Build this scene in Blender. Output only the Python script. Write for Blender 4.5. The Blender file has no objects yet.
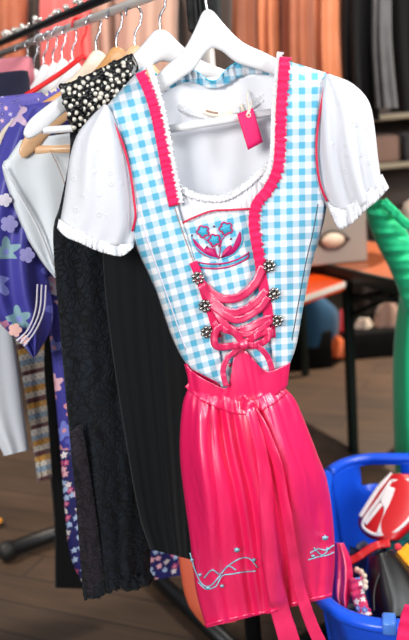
import bpy, bmesh, math, random
from mathutils import Vector, Matrix
random.seed(7)
scene = bpy.context.scene
COL = scene.collection
PI = math.pi
# ------------------------------------------------------------------ camera
F = 772.0
TH, RO = math.radians(14.9), math.radians(5.0)
CAM = Vector((0, 0, 1.45))
fw = Vector((0, math.cos(TH), -math.sin(TH)))
up0 = Vector((0, math.sin(TH), math.cos(TH)))
rt0 = Vector((1, 0, 0))
UP = math.cos(RO)*up0 + math.sin(RO)*rt0
RT = math.cos(RO)*rt0 - math.sin(RO)*up0
cd = bpy.data.cameras.new('camera')
cam = bpy.data.objects.new('camera', cd)
COL.objects.link(cam)
m3 = Matrix((RT, UP, -fw)).transposed()
cam.matrix_world = Matrix.Translation(CAM) @ m3.to_4x4()
cd.sensor_fit = 'VERTICAL'
cd.sensor_height = 24.0
cd.lens = 24.0*F/640.0
cd.clip_start = 0.05
cd.dof.use_dof = True
cd.dof.focus_distance = 1.30
cd.dof.aperture_fstop = 2.2
scene.camera = cam

def ray(x, y):
    return fw + RT*((x-204.5)/F) - UP*((y-320)/F)
def proj(p):
    d = Vector(p)-CAM
    z = d.dot(fw)
    return 204.5+F*d.dot(RT)/z, 320-F*d.dot(UP)/z
def atz(x, y, z):
    d = ray(x, y)
    return CAM + d*((z-CAM.z)/d.z)
class Plane:
    """A real plane in the hall; calling it finds the point of that plane on a sight line, moved d along the normal."""
    def __init__(s, p, n):
        s.p = Vector(p); s.n = Vector(n).normalized()
        a = Vector((0, 0, 1))
        s.v = (a - s.n*a.dot(s.n)).normalized()
        s.u = s.v.cross(s.n).normalized()
    def __call__(s, x, y, d=0.0):
        r = ray(x, y)
        return CAM + r*((s.p+s.n*d-CAM).dot(s.n)/r.dot(s.n))
    def uv(s, w):
        q = w-s.p
        return q.dot(s.u), q.dot(s.v)
def vplane(p, deg):
    a = math.radians(deg)
    return Plane(p, (math.sin(a), -math.cos(a), 0))

# ------------------------------------------------------------------ materials
def srgb(r, g, b):
    def c(v):
        v /= 255.0
        return v/12.92 if v <= .04045 else ((v+.055)/1.055)**2.4
    return (c(r), c(g), c(b), 1)
class MB:
    def __init__(s, name):
        s.m = bpy.data.materials.new(name); s.m.use_nodes = True
        s.t = s.m.node_tree; s.N = s.t.nodes; s.L = s.t.links
        s.b = s.N['Principled BSDF']
    def n(s, typ, **kw):
        o = s.N.new(typ)
        for k, v in kw.items():
            if k in o.inputs: o.inputs[k].default_value = v
            else: setattr(o, k, v)
        return o
    def l(s, a, b): s.L.new(a, b)
    def set(s, **kw):
        for k, v in kw.items():
            s.b.inputs[k.replace('_', ' ')].default_value = v
        return s
    def math(s, op, a, b=None, c=None):
        o = s.N.new('ShaderNodeMath'); o.operation = op
        for i, x in enumerate((a, b, c)):
            if x is None: continue
            if isinstance(x, (int, float)): o.inputs[i].default_value = x
            else: s.l(x, o.inputs[i])
        return o.outputs[0]
    def mix(s, f, a, b):
        o = s.N.new('ShaderNodeMix'); o.data_type = 'RGBA'
        if isinstance(f, (int, float)): o.inputs[0].default_value = f
        else: s.l(f, o.inputs[0])
        for i, x in ((6, a), (7, b)):
            if isinstance(x, tuple): o.inputs[i].default_value = x
            else: s.l(x, o.inputs[i])
        return o.outputs[2]
    def obj(s): return s.n('ShaderNodeTexCoord').outputs['Object']
    def uv(s): return s.n('ShaderNodeTexCoord').outputs['UV']
    def noise(s, scale, detail=3, vec=None, dist=0.0):
        o = s.n('ShaderNodeTexNoise', Scale=scale, Detail=detail, Distortion=dist)
        s.l(vec if vec is not None else s.obj(), o.inputs['Vector'])
        return o.outputs['Fac']
    def bump(s, h, strength=.3, dist=.002):
        o = s.n('ShaderNodeBump', Strength=strength, Distance=dist)
        s.l(h, o.inputs['Height']); s.l(o.outputs[0], s.b.inputs['Normal'])
    def col(s, c): s.l(c, s.b.inputs['Base Color'])

def fabric(name, c, rough=.85, var=.12, nscale=60, bump=.25, bd=.002, sheen=.15, spec=.3, big=9):
    k = MB(name)
    d = tuple(x*(1-var) for x in c[:3])+(1,)
    l = tuple(min(1, x*(1+var)) for x in c[:3])+(1,)
    k.col(k.mix(k.noise(big, 4), d, l))
    k.bump(k.noise(nscale, 5), bump, bd)
    k.set(Roughness=rough, Sheen_Weight=sheen, Specular_IOR_Level=spec)
    return k.m
def plain(name, c, rough=.5, metal=0.0, nscale=40, bump=.08, spec=.5, coat=0.0):
    k = MB(name)
    d = tuple(x*.92 for x in c[:3])+(1,)
    k.col(k.mix(k.noise(nscale*.3, 3), d, c))
    k.bump(k.noise(nscale, 4), bump, .001)
    k.set(Roughness=rough, Metallic=metal, Specular_IOR_Level=spec, Coat_Weight=coat)
    return k.m
def wood(name, c1, c2, scale=6, stretch=(1, 14, 14), rough=.4):
    k = MB(name)
    mp = k.n('ShaderNodeMapping'); mp.inputs['Scale'].default_value = stretch
    k.l(k.obj(), mp.inputs['Vector'])
    nz = k.noise(scale, 5, mp.outputs[0], .6)
    k.col(k.mix(nz, c1, c2)); k.bump(nz, .06, .001)
    k.set(Roughness=rough, Coat_Weight=.25)
    return k.m
def gingham(name, period=.0208):
    k = MB(name)
    sep = k.n('ShaderNodeSeparateXYZ'); k.l(k.uv(), sep.inputs[0])
    def stripe(o):
        fr = k.math('FRACT', k.math('DIVIDE', o, period))
        tri = k.math('ABSOLUTE', k.math('SUBTRACT', fr, .5))
        return k.math('MULTIPLY_ADD', k.math('SUBTRACT', tri, .25), 14, .5) 
    def clampd(x):
        o = k.n('ShaderNodeClamp'); k.l(x, o.inputs[0]); return o.outputs[0]
    a, b = clampd(stripe(sep.outputs[0])), clampd(stripe(sep.outputs[1]))
    s = k.math('MULTIPLY', k.math('ADD', a, b), .5)
    nz = k.noise(700, 2, k.uv())
    s2 = k.math('MULTIPLY', s, k.math('MULTIPLY_ADD', nz, .5, .75))
    c = clampd(s2)
    k.col(k.mix(c, srgb(234, 235, 239), srgb(84, 172, 204)))
    k.bump(k.noise(90, 4), .25, .002)
    k.set(Roughness=.8, Sheen_Weight=.1, Specular_IOR_Level=.25)
    return k.m
def eyelet(name, c):
    k = MB(name)
    v = k.n('ShaderNodeTexVoronoi', Scale=46.0); v.feature = 'F1'; k.l(k.uv(), v.inputs['Vector'])
    r = k.n('ShaderNodeValToRGB'); k.l(v.outputs['Distance'], r.inputs[0])
    e = r.color_ramp.elements
    e[0].position, e[0].color = .0, (.2, .2, .2, 1)
    e[1].position, e[1].color = .30, (.5, .5, .5, 1)
    for p, q in ((.07, .2), (.10, 1), (.2, .9), (.24, .5)):
        x = e.new(p); x.color = (q, q, q, 1)
    h = k.math('ADD', r.outputs[0], k.math('MULTIPLY', k.noise(130, 4), .6))
    k.col(k.mix(k.noise(14), srgb(208, 210, 217), srgb(220, 221, 226)))
    k.bump(h, .6, .002)
    k.set(Roughness=.8, Sheen_Weight=.15, Specular_IOR_Level=.25)
    k.set(Subsurface_Weight=.15, Subsurface_Radius=(.01, .01, .01))
    return k.m
def lace(name, c1, c2, scale=55, bump=.9):
    k = MB(name)
    v = k.n('ShaderNodeTexVoronoi', Scale=scale); v.feature = 'DISTANCE_TO_EDGE'; 
    nz = k.n('ShaderNodeTexNoise', Scale=18.0, Detail=2.0); k.l(k.uv(), nz.inputs['Vector'])
    wv = k.n('ShaderNodeTexWave', Scale=9.0, Distortion=9.0, Detail=2.0); k.l(k.uv(), wv.inputs['Vector'])
    mx = k.n('ShaderNodeVectorMath'); mx.operation = 'MULTIPLY_ADD'
    k.l(nz.outputs['Color'], mx.inputs[0]); mx.inputs[1].default_value = (.05, .05, 0); k.l(k.uv(), mx.inputs[2])
    k.l(mx.outputs[0], v.inputs['Vector'])
    r = k.n('ShaderNodeValToRGB'); k.l(v.outputs['Distance'], r.inputs[0])
    r.color_ramp.elements[0].position = .03; r.color_ramp.elements[1].position = .16
    h = k.math('ADD', k.math('MULTIPLY', r.outputs[0], .6), k.math('MULTIPLY', wv.outputs['Fac'], .5))
    k.col(k.mix(h, c1, c2)); k.bump(h, bump, .003)
    k.set(Roughness=.75, Sheen_Weight=.06, Specular_IOR_Level=.2)
    return k.m
def floral(name, base, base2, petals, scale, size=.33, rough=.5, seed=0.0, cover=.55):
    """printed cloth: petalled flower heads in a few colours on a plain ground"""
    k = MB(name)
    mp = k.n('ShaderNodeMapping'); mp.inputs['Location'].default_value = (seed, seed*.7, 0)
    nz = k.n('ShaderNodeTexNoise', Scale=scale*.9, Detail=2.0); k.l(k.uv(), nz.inputs['Vector'])
    mx = k.n('ShaderNodeVectorMath'); mx.operation = 'MULTIPLY_ADD'
    k.l(nz.outputs['Color'], mx.inputs[0]); mx.inputs[1].default_value = (.35/scale,)*3; k.l(k.uv(), mx.inputs[2])
    k.l(mx.outputs[0], mp.inputs['Vector'])
    v = k.n('ShaderNodeTexVoronoi', Scale=scale); v.voronoi_dimensions = '2D'; k.l(mp.outputs[0], v.inputs['Vector'])
    # petals: angle round the flower centre
    sv = k.n('ShaderNodeVectorMath'); sv.operation = 'SUBTRACT'
    sc = k.n('ShaderNodeVectorMath'); sc.operation = 'SCALE'; sc.inputs['Scale'].default_value = 1.0
    k.l(mp.outputs[0], sv.inputs[0]); k.l(v.outputs['Position'], sv.inputs[1])
    sp = k.n('ShaderNodeSeparateXYZ'); k.l(sv.outputs[0], sp.inputs[0])
    ang = k.math('ARCTAN2', sp.outputs[1], sp.outputs[0])
    pet = k.math('MULTIPLY_ADD', k.math('SINE', k.math('MULTIPLY', ang, 5.0)), .11, size)
    inside = k.math('LESS_THAN', v.outputs['Distance'], pet)
    core = k.math('LESS_THAN', v.outputs['Distance'], size*.28)
    hs = k.n('ShaderNodeSeparateColor'); k.l(v.outputs['Color'], hs.inputs[0])
    keep = k.math('LESS_THAN', hs.outputs[1], cover)
    r = k.n('ShaderNodeValToRGB'); r.color_ramp.interpolation = 'CONSTANT'; k.l(hs.outputs[0], r.inputs[0])
    e = r.color_ramp.elements
    e[0].color = petals[0]; e[1].position = 1/len(petals); e[1].color = petals[1]
    for i in range(2, len(petals)):
        x = e.new(i/len(petals)); x.color = petals[i]
    ground = k.mix(k.noise(7, 3, k.uv()), base, base2)
    c = k.mix(k.math('MULTIPLY', inside, keep), ground, r.outputs[0])
    c = k.mix(k.math('MULTIPLY', core, keep), c, petals[-1])
    k.col(c); k.bump(k.noise(70, 4), .2, .002)
    k.set(Roughness=rough, Specular_IOR_Level=.4)
    return k.m
def knit(name):
    k = MB(name)
    sep = k.n('ShaderNodeSeparateXYZ'); k.l(k.uv(), sep.inputs[0])
    u, v = sep.outputs[0], sep.outputs[1]
    fr = k.math('FRACT', k.math('DIVIDE', v, .14))
    r = k.n('ShaderNodeValToRGB'); r.color_ramp.interpolation = 'CONSTANT'; k.l(fr, r.inputs[0])
    e = r.color_ramp.elements
    bands = [(0, (214, 205, 190)), (.1, (208, 150, 60)), (.21, (150, 170, 190)), (.3, (228, 222, 212)), (.42, (90, 40, 48)),
             (.5, (205, 190, 172)), (.6, (140, 165, 188)), (.7, (222, 214, 200)), (.8, (214, 160, 70)), (.9, (96, 46, 54))]
    e[0].color = srgb(*bands[0][1]); e[1].position = bands[1][0]; e[1].color = srgb(*bands[1][1])
    for p, c in bands[2:]:
        x = e.new(p); x.color = srgb(*c)
    dots = k.math('LESS_THAN', k.math('MULTIPLY', k.math('SINE', k.math('MULTIPLY', u, 520)), k.math('SINE', k.math('MULTIPLY', v, 360))), -.35)
    k.col(k.mix(k.math('MULTIPLY', dots, .45), r.outputs[0], srgb(92, 60, 70)))
    k.bump(k.math('SINE', k.math('MULTIPLY', v, 1400)), .4, .002)
    k.set(Roughness=.9, Sheen_Weight=.2)
    return k.m
def satin(name, c, c2, rough=.36):
    k = MB(name)
    k.col(k.mix(k.noise(7, 3), c, c2))
    mp = k.n('ShaderNodeMapping'); mp.inputs['Scale'].default_value = (1.5, 1.5, .55); k.l(k.obj(), mp.inputs['Vector'])
    cr = k.noise(12, 2.5, mp.outputs[0], .7)
    k.bump(cr, .38, .016)
    k.set(Roughness=rough, Specular_IOR_Level=1.0, IOR=1.7)
    return k.m
def boards(name, c1, c2, c3):
    k = MB(name)
    mp = k.n('ShaderNodeMapping'); mp.inputs['Rotation'].default_value = (0, 0, math.radians(24)); k.l(k.obj(), mp.inputs['Vector'])
    br = k.n('ShaderNodeTexBrick', Scale=1.0)
    br.inputs['Brick Width'].default_value = 1.5; br.inputs['Row Height'].default_value = .13
    br.inputs['Mortar Size'].default_value = .003
    br.inputs['Color1'].default_value = c1; br.inputs['Color2'].default_value = c2; br.inputs['Mortar'].default_value = c3
    k.l(mp.outputs[0], br.inputs['Vector'])
    m2 = k.n('ShaderNodeMapping'); m2.inputs['Scale'].default_value = (1.5, 16, 1); k.l(mp.outputs[0], m2.inputs['Vector'])
    g = k.noise(3, 6, m2.outputs[0], .5)
    dirt_shade = k.noise(2.2, 4)  # random blotches of dirt, strengthened to imitate shade on the boards
    c = k.mix(k.math('MULTIPLY', g, .75), br.outputs['Color'], c3)
    c = k.mix(k.math('MULTIPLY', dirt_shade, .8), c, c3)
    k.col(c); k.bump(g, .15, .003); k.set(Roughness=.55)
    return k.m

M = {}
M['white_wood'] = plain('white lacquered wood', srgb(230, 230, 232), .32, spec=.5, coat=.3, bump=.03)
M['pale_wood'] = wood('pale beech wood', srgb(226, 172, 128), srgb(238, 196, 152))
M['tan_wood'] = wood('tan beech wood', srgb(196, 138, 78), srgb(222, 166, 104))
M['cream_wood'] = wood('cream wood', srgb(226, 208, 184), srgb(238, 224, 204))
M['red_plastic'] = plain('red plastic', srgb(222, 24, 28), .3)
M['chrome'] = plain('polished steel', srgb(205, 205, 210), .18, 1.0, bump=.02)
M['dull_steel'] = plain('brushed steel', srgb(222, 214, 208), .35, .55, bump=.05)
M['bright_metal'] = plain('bright nickel', srgb(236, 230, 222), .25, .55, bump=.02)  # pale tone standing in for sparkle along the top bar
M['old_silver'] = plain('old silver', srgb(170, 168, 164), .3, 1.0, 300, .2)
M['black_metal'] = plain('black powder coated steel', srgb(20, 20, 22), .4, .2)
M['black_rubber'] = plain('black rubber', srgb(16, 16, 17), .6)
M['gingham'] = gingham('blue and white gingham')
M['pink'] = fabric('pink cotton ruffle', srgb(230, 22, 92), .7, .08, 80, .3)
M['pink_ribbon'] = satin('pink satin ribbon', srgb(214, 16, 84), srgb(232, 38, 106), .4)
M['satin'] = satin('hot pink satin', srgb(236, 6, 88), srgb(246, 18, 104), .40)
M['coral'] = satin('coral pink satin', srgb(238, 10, 88), srgb(250, 40, 108), .38)
M['orange_coral'] = satin('orange coral satin', srgb(226, 92, 62), srgb(240, 116, 84), .4)
M['red_piping'] = plain('crimson piping', srgb(214, 22, 70), .6)
M['white_cotton'] = eyelet('white eyelet cotton', None)
M['white_plain'] = fabric('white cotton lining', srgb(228, 229, 234), .8, .02, 40, .3)
M['white_lace'] = lace('white lace', srgb(206, 207, 212), srgb(236, 236, 238), 150, .35)
M['cream_tape'] = fabric('cream woven tape', srgb(240, 226, 210), .7, .04)
M['pale_blue'] = plain('pale blue silver thread', srgb(140, 196, 214), .35, .1, 300, .3)
M['thread_blue'] = plain('turquoise thread', srgb(58, 176, 208), .5, 0, 400, .3)
M['thread_pink'] = plain('magenta thread', srgb(196, 16, 104), .5, 0, 400, .3)
M['thread_dark'] = plain('dark red thread', srgb(110, 18, 60), .6, 0, 400, .3)
M['card_pink'] = plain('pink card', srgb(232, 20, 104), .6, 0, 200, .1)
M['string'] = fabric('cream string', srgb(226, 214, 196), .9)
M['black_lace'] = lace('black lace', srgb(4, 5, 8), srgb(19, 26, 34), 75)
M['plum_lace'] = lace('dark plum lace', srgb(13, 11, 15), srgb(36, 30, 38), 75)
M['black_chiffon'] = fabric('black chiffon', srgb(11, 15, 18), .8, .2, 120, .2, sheen=.08, spec=.2)
M['black_cloth'] = fabric('black cloth', srgb(8, 8, 10), .85, .2, sheen=.05, spec=.2)
M['bead_black'] = plain('black glass beads', srgb(12, 12, 14), .2, 0, 300, .3)
M['pearl'] = plain('pearl', srgb(226, 220, 206), .18, .25, 100, .02, coat=.6)
petC = [srgb(206, 176, 200), srgb(136, 170, 178), srgb(206, 204, 222), srgb(104, 108, 196), srgb(196, 130, 164), srgb(140, 146, 210)]
M['violet'] = floral('violet blue floral print', srgb(56, 52, 138), srgb(80, 78, 168), petC, 16.0, .34, .45, 3.3, .42)
M['violet_dense'] = floral('violet dense floral print', srgb(52, 48, 132), srgb(74, 72, 162), [srgb(232, 180, 190), srgb(120, 128, 206), srgb(226, 216, 222), srgb(90, 96, 186), srgb(220, 150, 160)], 22.0, .40, .45, 5.3, .7)
M['violet_plain'] = fabric('violet blue satin', srgb(60, 56, 158), .45, .15, 50, .2, spec=.5)
M['navy_flowers'] = floral('navy small flower print', srgb(30, 30, 84), srgb(42, 40, 104), [srgb(236, 170, 176), srgb(240, 224, 220), srgb(214, 92, 128), srgb(170, 190, 220)], 60.0, .40, .5, 1.1, .75)
M['lilac'] = fabric('lilac satin', srgb(160, 156, 214), .5, .1)
M['stripe_white'] = fabric('white woven stripe', srgb(226, 220, 232), .6, .05)
M['peach'] = fabric('peach print', srgb(240, 186, 176), .6, .2)
M['knit'] = knit('banded knit')
M['pink_cloth'] = fabric('dusty pink cloth', srgb(214, 128, 142), .8)
M['navy'] = fabric('navy cloth', srgb(26, 28, 52), .8)
M['lavender'] = floral('lavender speckled print', srgb(84, 78, 160), srgb(108, 100, 184), [srgb(226, 214, 226), srgb(236, 190, 190), srgb(60, 54, 130), srgb(200, 190, 220)], 85.0, .30, .6, 2.0, .3)
M['white_satin'] = fabric('white cloth', srgb(226, 232, 238), .6, .03, 30, .15)
k = MB('sheer white chiffon'); k.col(k.mix(k.noise(9), srgb(226, 234, 240), srgb(238, 243, 247))); k.bump(k.noise(40), .2, .003)
k.set(Roughness=.6, Alpha=.92, Sheen_Weight=.3); M['sheer'] = k.m
M['salmon'] = fabric('salmon cloth', srgb(216, 96, 92), .75, .2, 30)
M['rust'] = fabric('rust leather', srgb(150, 84, 56), .55, .25, 30, .4, .006)
M['tan_leather'] = fabric('tan leather', srgb(186, 112, 76), .5, .25, 30, .4, .006)
M['brown_leather'] = fabric('brown leather', srgb(134, 76, 50), .5, .25, 30, .4, .006)
M['taupe'] = fabric('taupe suede', srgb(166, 132, 116), .8, .2, 30)
M['dark_brown'] = fabric('dark brown wool', srgb(52, 40, 34), .85, .3, 30)
M['grey_denim'] = fabric('washed grey denim', srgb(82, 82, 84), .85, .45, 60, .3, .002, big=14)
M['green'] = fabric('emerald green cloth', srgb(28, 204, 136), .6, .15, 50, .3, .004, sheen=.3)
M['skin_form'] = fabric('cream jersey', srgb(226, 200, 180), .8, .06)
M['floor'] = boards('dark floor boards', srgb(122, 92, 68), srgb(98, 76, 58), srgb(36, 30, 26))
M['wall'] = fabric('dim brown plaster', srgb(74, 62, 54), .9, .3, 12, .2, big=2)
M['blue_plastic'] = plain('royal blue plastic', srgb(24, 88, 232), .3, 0, 30, .05, .5)
M['pale_blue_plastic'] = plain('pale blue plastic', srgb(84, 140, 236), .3)
M['bag_red'] = plain('red leather', srgb(206, 18, 26), .35, 0, 60, .15)
M['bag_white'] = plain('white leather trim', srgb(236, 226, 224), .4)
M['black_leather'] = plain('black leather', srgb(14, 13, 13), .38, 0, 40, .3)
M['teal'] = fabric('teal cloth', srgb(16, 92, 92), .8)
M['yellow'] = fabric('orange yellow cloth', srgb(240, 160, 30), .8)
M['flower_ribbon'] = floral('pink flowered ribbon', srgb(214, 40, 96), srgb(226, 60, 110), [srgb(240, 230, 220), srgb(90, 150, 220), srgb(250, 210, 120), srgb(246, 236, 230)], 70.0, .4, .6, .4, .8)
M['cream_cloth'] = fabric('cream cloth', srgb(222, 200, 180), .8)
M['orange_top'] = plain('orange table lacquer', srgb(236, 78, 14), .35, 0, 20, .05, .5, .3)
M['orange_wood'] = plain('orange brown table lacquer', srgb(150, 74, 34), .4, 0, 20, .05)
M['white_edge'] = plain('white edge', srgb(240, 226, 214), .4)
M['green_steel'] = plain('dark green steel', srgb(16, 40, 36), .45, .2)
M['case_grey'] = plain('taupe aluminium', srgb(172, 162, 152), .42, .5, 30, .1)
M['case_dark'] = plain('dark bronze ring', srgb(62, 46, 38), .4, .3)
M['case_disc'] = plain('cream disc', srgb(218, 196, 172), .5)
M['shelf_taupe'] = plain('taupe board', srgb(112, 98, 90), .6)
M['shelf_edge'] = plain('cream shelf edge', srgb(224, 208, 178), .5)
M['denim'] = fabric('blue denim', srgb(34, 74, 104), .85, .3, 60, .3)
M['red_cloth'] = fabric('red pink cloth', srgb(222, 50, 66), .8)
M['crate'] = fabric('black crate plastic', srgb(9, 8, 8), .8, spec=.15, sheen=0)
M['stuff_brown'] = fabric('brown leather bag', srgb(120, 84, 62), .5, .3)
M['stuff_cream'] = fabric('cream canvas', srgb(200, 184, 168), .8, .2)
M['stuff_orange'] = fabric('orange canvas', srgb(210, 96, 40), .8, .2)

# ------------------------------------------------------------------ object helpers
WL = {}
def wloc(o): return WL.get(o.name, Vector((0, 0, 0)))
def empty(name, loc, label, cat, group=None, rot=None):
    o = bpy.data.objects.new(name, None); COL.objects.link(o)
    o.empty_display_size = .05
    o.location = loc
    if rot: o.rotation_euler = rot
    o['label'] = label; o['category'] = cat
    if group: o['group'] = group
    WL[o.name] = Vector(loc)
    return o
def obj(name, geo, mat, parent=None, solid=0.0, local=False, smooth=True, subd=0, mats=None, offset=0.0, bevel=0.0):
    verts, faces, uvs = geo if len(geo) == 3 else (geo[0], geo[1], None)
    verts = [Vector(v) for v in verts]
    if parent is not None: base = wloc(parent)
    else:
        base = sum(verts, Vector())/len(verts); base.z = min(v.z for v in verts)
    if local: base = Vector()
    me = bpy.data.meshes.new(name)
    me.from_pydata([v-base for v in verts], [], faces)
    if uvs:
        ul = me.uv_layers.new(name='UVMap')
        for lp in me.loops: ul.data[lp.index].uv = uvs[lp.vertex_index]
    bm = bmesh.new(); bm.from_mesh(me); bmesh.ops.recalc_face_normals(bm, faces=bm.faces); bm.to_mesh(me); bm.free()
    for p in me.polygons: p.use_smooth = smooth
    me.materials.append(M[mat])
    for x in (mats or []): me.materials.append(M[x])
    o = bpy.data.objects.new(name, me); COL.objects.link(o)
    if parent is not None:
        o.parent = parent; WL[o.name] = base
    else:
        o.location = base; WL[o.name] = Vector(base)
    if local: WL[o.name] = wloc(parent) if parent is not None else Vector()
    if bevel:
        b = o.modifiers.new('bevel', 'BEVEL'); b.width = bevel; b.segments = 2; b.limit_method = 'ANGLE'
    if solid:
        s = o.modifiers.new('solidify', 'SOLIDIFY'); s.thickness = solid; s.offset = offset
    if subd:
        s = o.modifiers.new('subdivision', 'SUBSURF'); s.levels = subd; s.render_levels = subd
    return o
def tag(o, label, cat, group=None, kind=None):
    o['label'] = label; o['category'] = cat
    if group: o['group'] = group
    if kind: o['kind'] = kind
    return o
def struct(o): o['kind'] = 'structure'; return o

def lerp(a, b, t): return a+(b-a)*t
def resample(pts, n):
    P = [Vector(tuple(p)+(0,)*(3-len(p))) for p in pts]
    if len(P) == 1: return [P[0].copy() for _ in range(n)]
    dense = []
    for i in range(len(P)-1):
        p0 = P[i-1] if i > 0 else P[i]*2-P[i+1]
        p1, p2 = P[i], P[i+1]
        p3 = P[i+2] if i+2 < len(P) else P[i+1]*2-P[i]
        for j in range(12):
            t = j/12
            dense.append(.5*((2*p1)+(-p0+p2)*t+(2*p0-5*p1+4*p2-p3)*t*t+(-p0+3*p1-3*p2+p3)*t**3))
    dense.append(P[-1])
    ln = [0]
    for a, b in zip(dense, dense[1:]): ln.append(ln[-1]+(b-a).length)
    out, k = [], 0
    for i in range(n):
        d = ln[-1]*i/(n-1)
        while k < len(ln)-2 and ln[k+1] < d: k += 1
        seg = ln[k+1]-ln[k]
        out.append(dense[k].lerp(dense[k+1], 0 if seg < 1e-9 else (d-ln[k])/seg))
    return out
def join(*gs):
    V, Fc, U = [], [], []
    for g in gs:
        b = len(V); V += list(g[0]); Fc += [tuple(i+b for i in f) for f in g[1]]
        U += list(g[2]) if len(g) == 3 and g[2] else [(0, 0)]*len(g[0])
    return V, Fc, U
def loft(A, B, pl, nu=12, nv=24, depth=None, rot=0.0, fit=False):
    """a cloth panel between two edges (each a list of image points on plane pl); depth(px,py,u,t) leaves the plane"""
    a, b = resample(A, nv), resample(B, nv)
    V, U, Fc = [], [], []
    c, s = math.cos(math.radians(rot)), math.sin(math.radians(rot))
    for j in range(nv):
        t = j/(nv-1)
        for i in range(nu):
            u = i/(nu-1)
            q = a[j].lerp(b[j], u)
            d = depth(q.x, q.y, u, t) if depth else 0.0
            w0 = pl(q.x, q.y)
            V.append(pl(q.x, q.y, d))
            x, y = pl.uv(w0)
            U.append((u, t) if fit else (x*c-y*s, x*s+y*c))
    for j in range(nv-1):
        for i in range(nu-1):
            k = j*nu+i
            Fc.append((k, k+1, k+nu+1, k+nu))
    return V, Fc, U
def tubeg(A, B, pl, T=.03, nu=16, nv=30, fold=None, off=0.0, pw=.55, cap_bottom=False, shift=None):
    """a closed hanging garment: front and back cloth meeting at both side edges"""
    a, b = resample(A, nv), resample(B, nv)
    V, U, Fc = [], [], []
    R = 2*nu-2
    for j in range(nv):
        t = j/(nv-1)
        TT = T(t) if callable(T) else T
        for k in range(R):
            front = k < nu
            u = k/(nu-1) if front else (R-k)/(nu-1)
            w = max(0, math.sin(PI*u))**pw
            q = a[j].lerp(b[j], u)
            if shift: q = q+Vector(tuple(shift(u, t))+(0,))
            d = off+(TT*w if front else -TT*w)
            if fold: d += fold(u, t)*(1 if front else .6)*min(1, w*1.5)
            w0 = pl(q.x, q.y)
            V.append(pl(q.x, q.y, d)); U.append(pl.uv(w0))
    for j in range(nv-1):
        for k in range(R):
            p, n = j*R+k, j*R+(k+1) % R
            Fc.append((p, n, n+R, p+R))
    Fc.append(tuple(range(R)))
    if cap_bottom: Fc.append(tuple((nv-1)*R+k for k in range(R)))
    return V, Fc, U
def sweep(pts, rad, n=8, res=None, closed=False, flat=1.0):
    P = [Vector(p) for p in pts]
    if res: P = resample(P, res)
    V, Fc = [], []
    N = len(P)
    prev = None
    for i, p in enumerate(P):
        if closed: tg = P[(i+1) % N]-P[i-1]
        else: tg = P[min(i+1, N-1)]-P[max(i-1, 0)]
        tg.normalize()
        if prev is None:
            a = Vector((0, 0, 1)) if abs(tg.z) < .9 else Vector((1, 0, 0))
            x = tg.cross(a).normalized()
        else: x = (prev-tg*prev.dot(tg)).normalized()
        prev = x
        y = tg.cross(x)
        r = rad(i/(N-1)) if callable(rad) else rad
        for k in range(n):
            an = 2*PI*k/n
            V.append(p+x*(math.cos(an)*r)+y*(math.sin(an)*r*flat))
    for i in range(N if closed else N-1):
        j = (i+1) % N
        for k in range(n):
            Fc.append((i*n+k, i*n+(k+1) % n, j*n+(k+1) % n, j*n+k))
    if not closed:
        Fc.append(tuple(range(n))); Fc.append(tuple((N-1)*n+k for k in range(n)))
    return V, Fc
def onpl(pl, pts, d): return [pl(p[0], p[1], d(p[0], p[1]) if callable(d) else d) for p in pts]
def ribbon(path, w, pl, d, nv=30, nu=5, ripple=0.0, freq=40, lat=0.0, wf=None, rot=0.0):
    """a strip of cloth along an image path, w px wide, gathered when ripple > 0"""
    c = resample(path, nv)
    A, B = [], []
    for i, p in enumerate(c):
        tg = (c[min(i+1, nv-1)]-c[max(i-1, 0)]).normalized()
        nn = Vector((-tg.y, tg.x, 0))
        ww = w*(wf(i/(nv-1)) if wf else 1)*.5
        l = lat*math.sin(i*2.3)+lat*.6*math.sin(i*1.27+1)
        A.append(p+nn*ww); B.append(p-nn*(ww+l))
    V, U, Fc = [], [], []
    for j in range(nv):
        t = j/(nv-1)
        for i in range(nu):
            u = i/(nu-1)
            q = A[j].lerp(B[j], u)
            dd = d(q.x, q.y) if callable(d) else (lerp(d[0], d[1], t) if isinstance(d, tuple) else d)
            rp = ripple*(math.sin(freq*t*PI+1.3*math.sin(t*17))+.7*math.sin(freq*t*PI*1.63+1+math.sin(t*31)))*(0.35+.65*abs(2*u-1))
            w0 = pl(q.x, q.y)
            V.append(pl(q.x, q.y, dd)+pl.n*rp); U.append(pl.uv(w0))
    for j in range(nv-1):
        for i in range(nu-1):
            k = j*nu+i
            Fc.append((k, k+1, k+nu+1, k+nu))
    return V, Fc, U
def ball(c, r, n=8, m=6, sq=(1, 1, 1)):
    V, Fc = [], []
    c = Vector(c)
    for j in range(m+1):
        ph = PI*j/m
        for i in range(n):
            a = 2*PI*i/n
            V.append(c+Vector((math.sin(ph)*math.cos(a)*r*sq[0], math.sin(ph)*math.sin(a)*r*sq[1], math.cos(ph)*r*sq[2])))
    for j in range(m):
        for i in range(n):
            Fc.append((j*n+i, j*n+(i+1) % n, (j+1)*n+(i+1) % n, (j+1)*n+i))
    return V, Fc
def box(c, s, rz=0.0):
    c = Vector(c); R = Matrix.Rotation(rz, 3, 'Z')
    V = [c+R @ Vector((x*s[0]/2, y*s[1]/2, z*s[2]/2)) for x in (-1, 1) for y in (-1, 1) for z in (-1, 1)]
    return V, [(0, 1, 3, 2), (4, 6, 7, 5), (0, 4, 5, 1), (2, 3, 7, 6), (0, 2, 6, 4), (1, 5, 7, 3)]
def cyl(a, b, r, n=16): return sweep([a, b], r, n)
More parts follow.
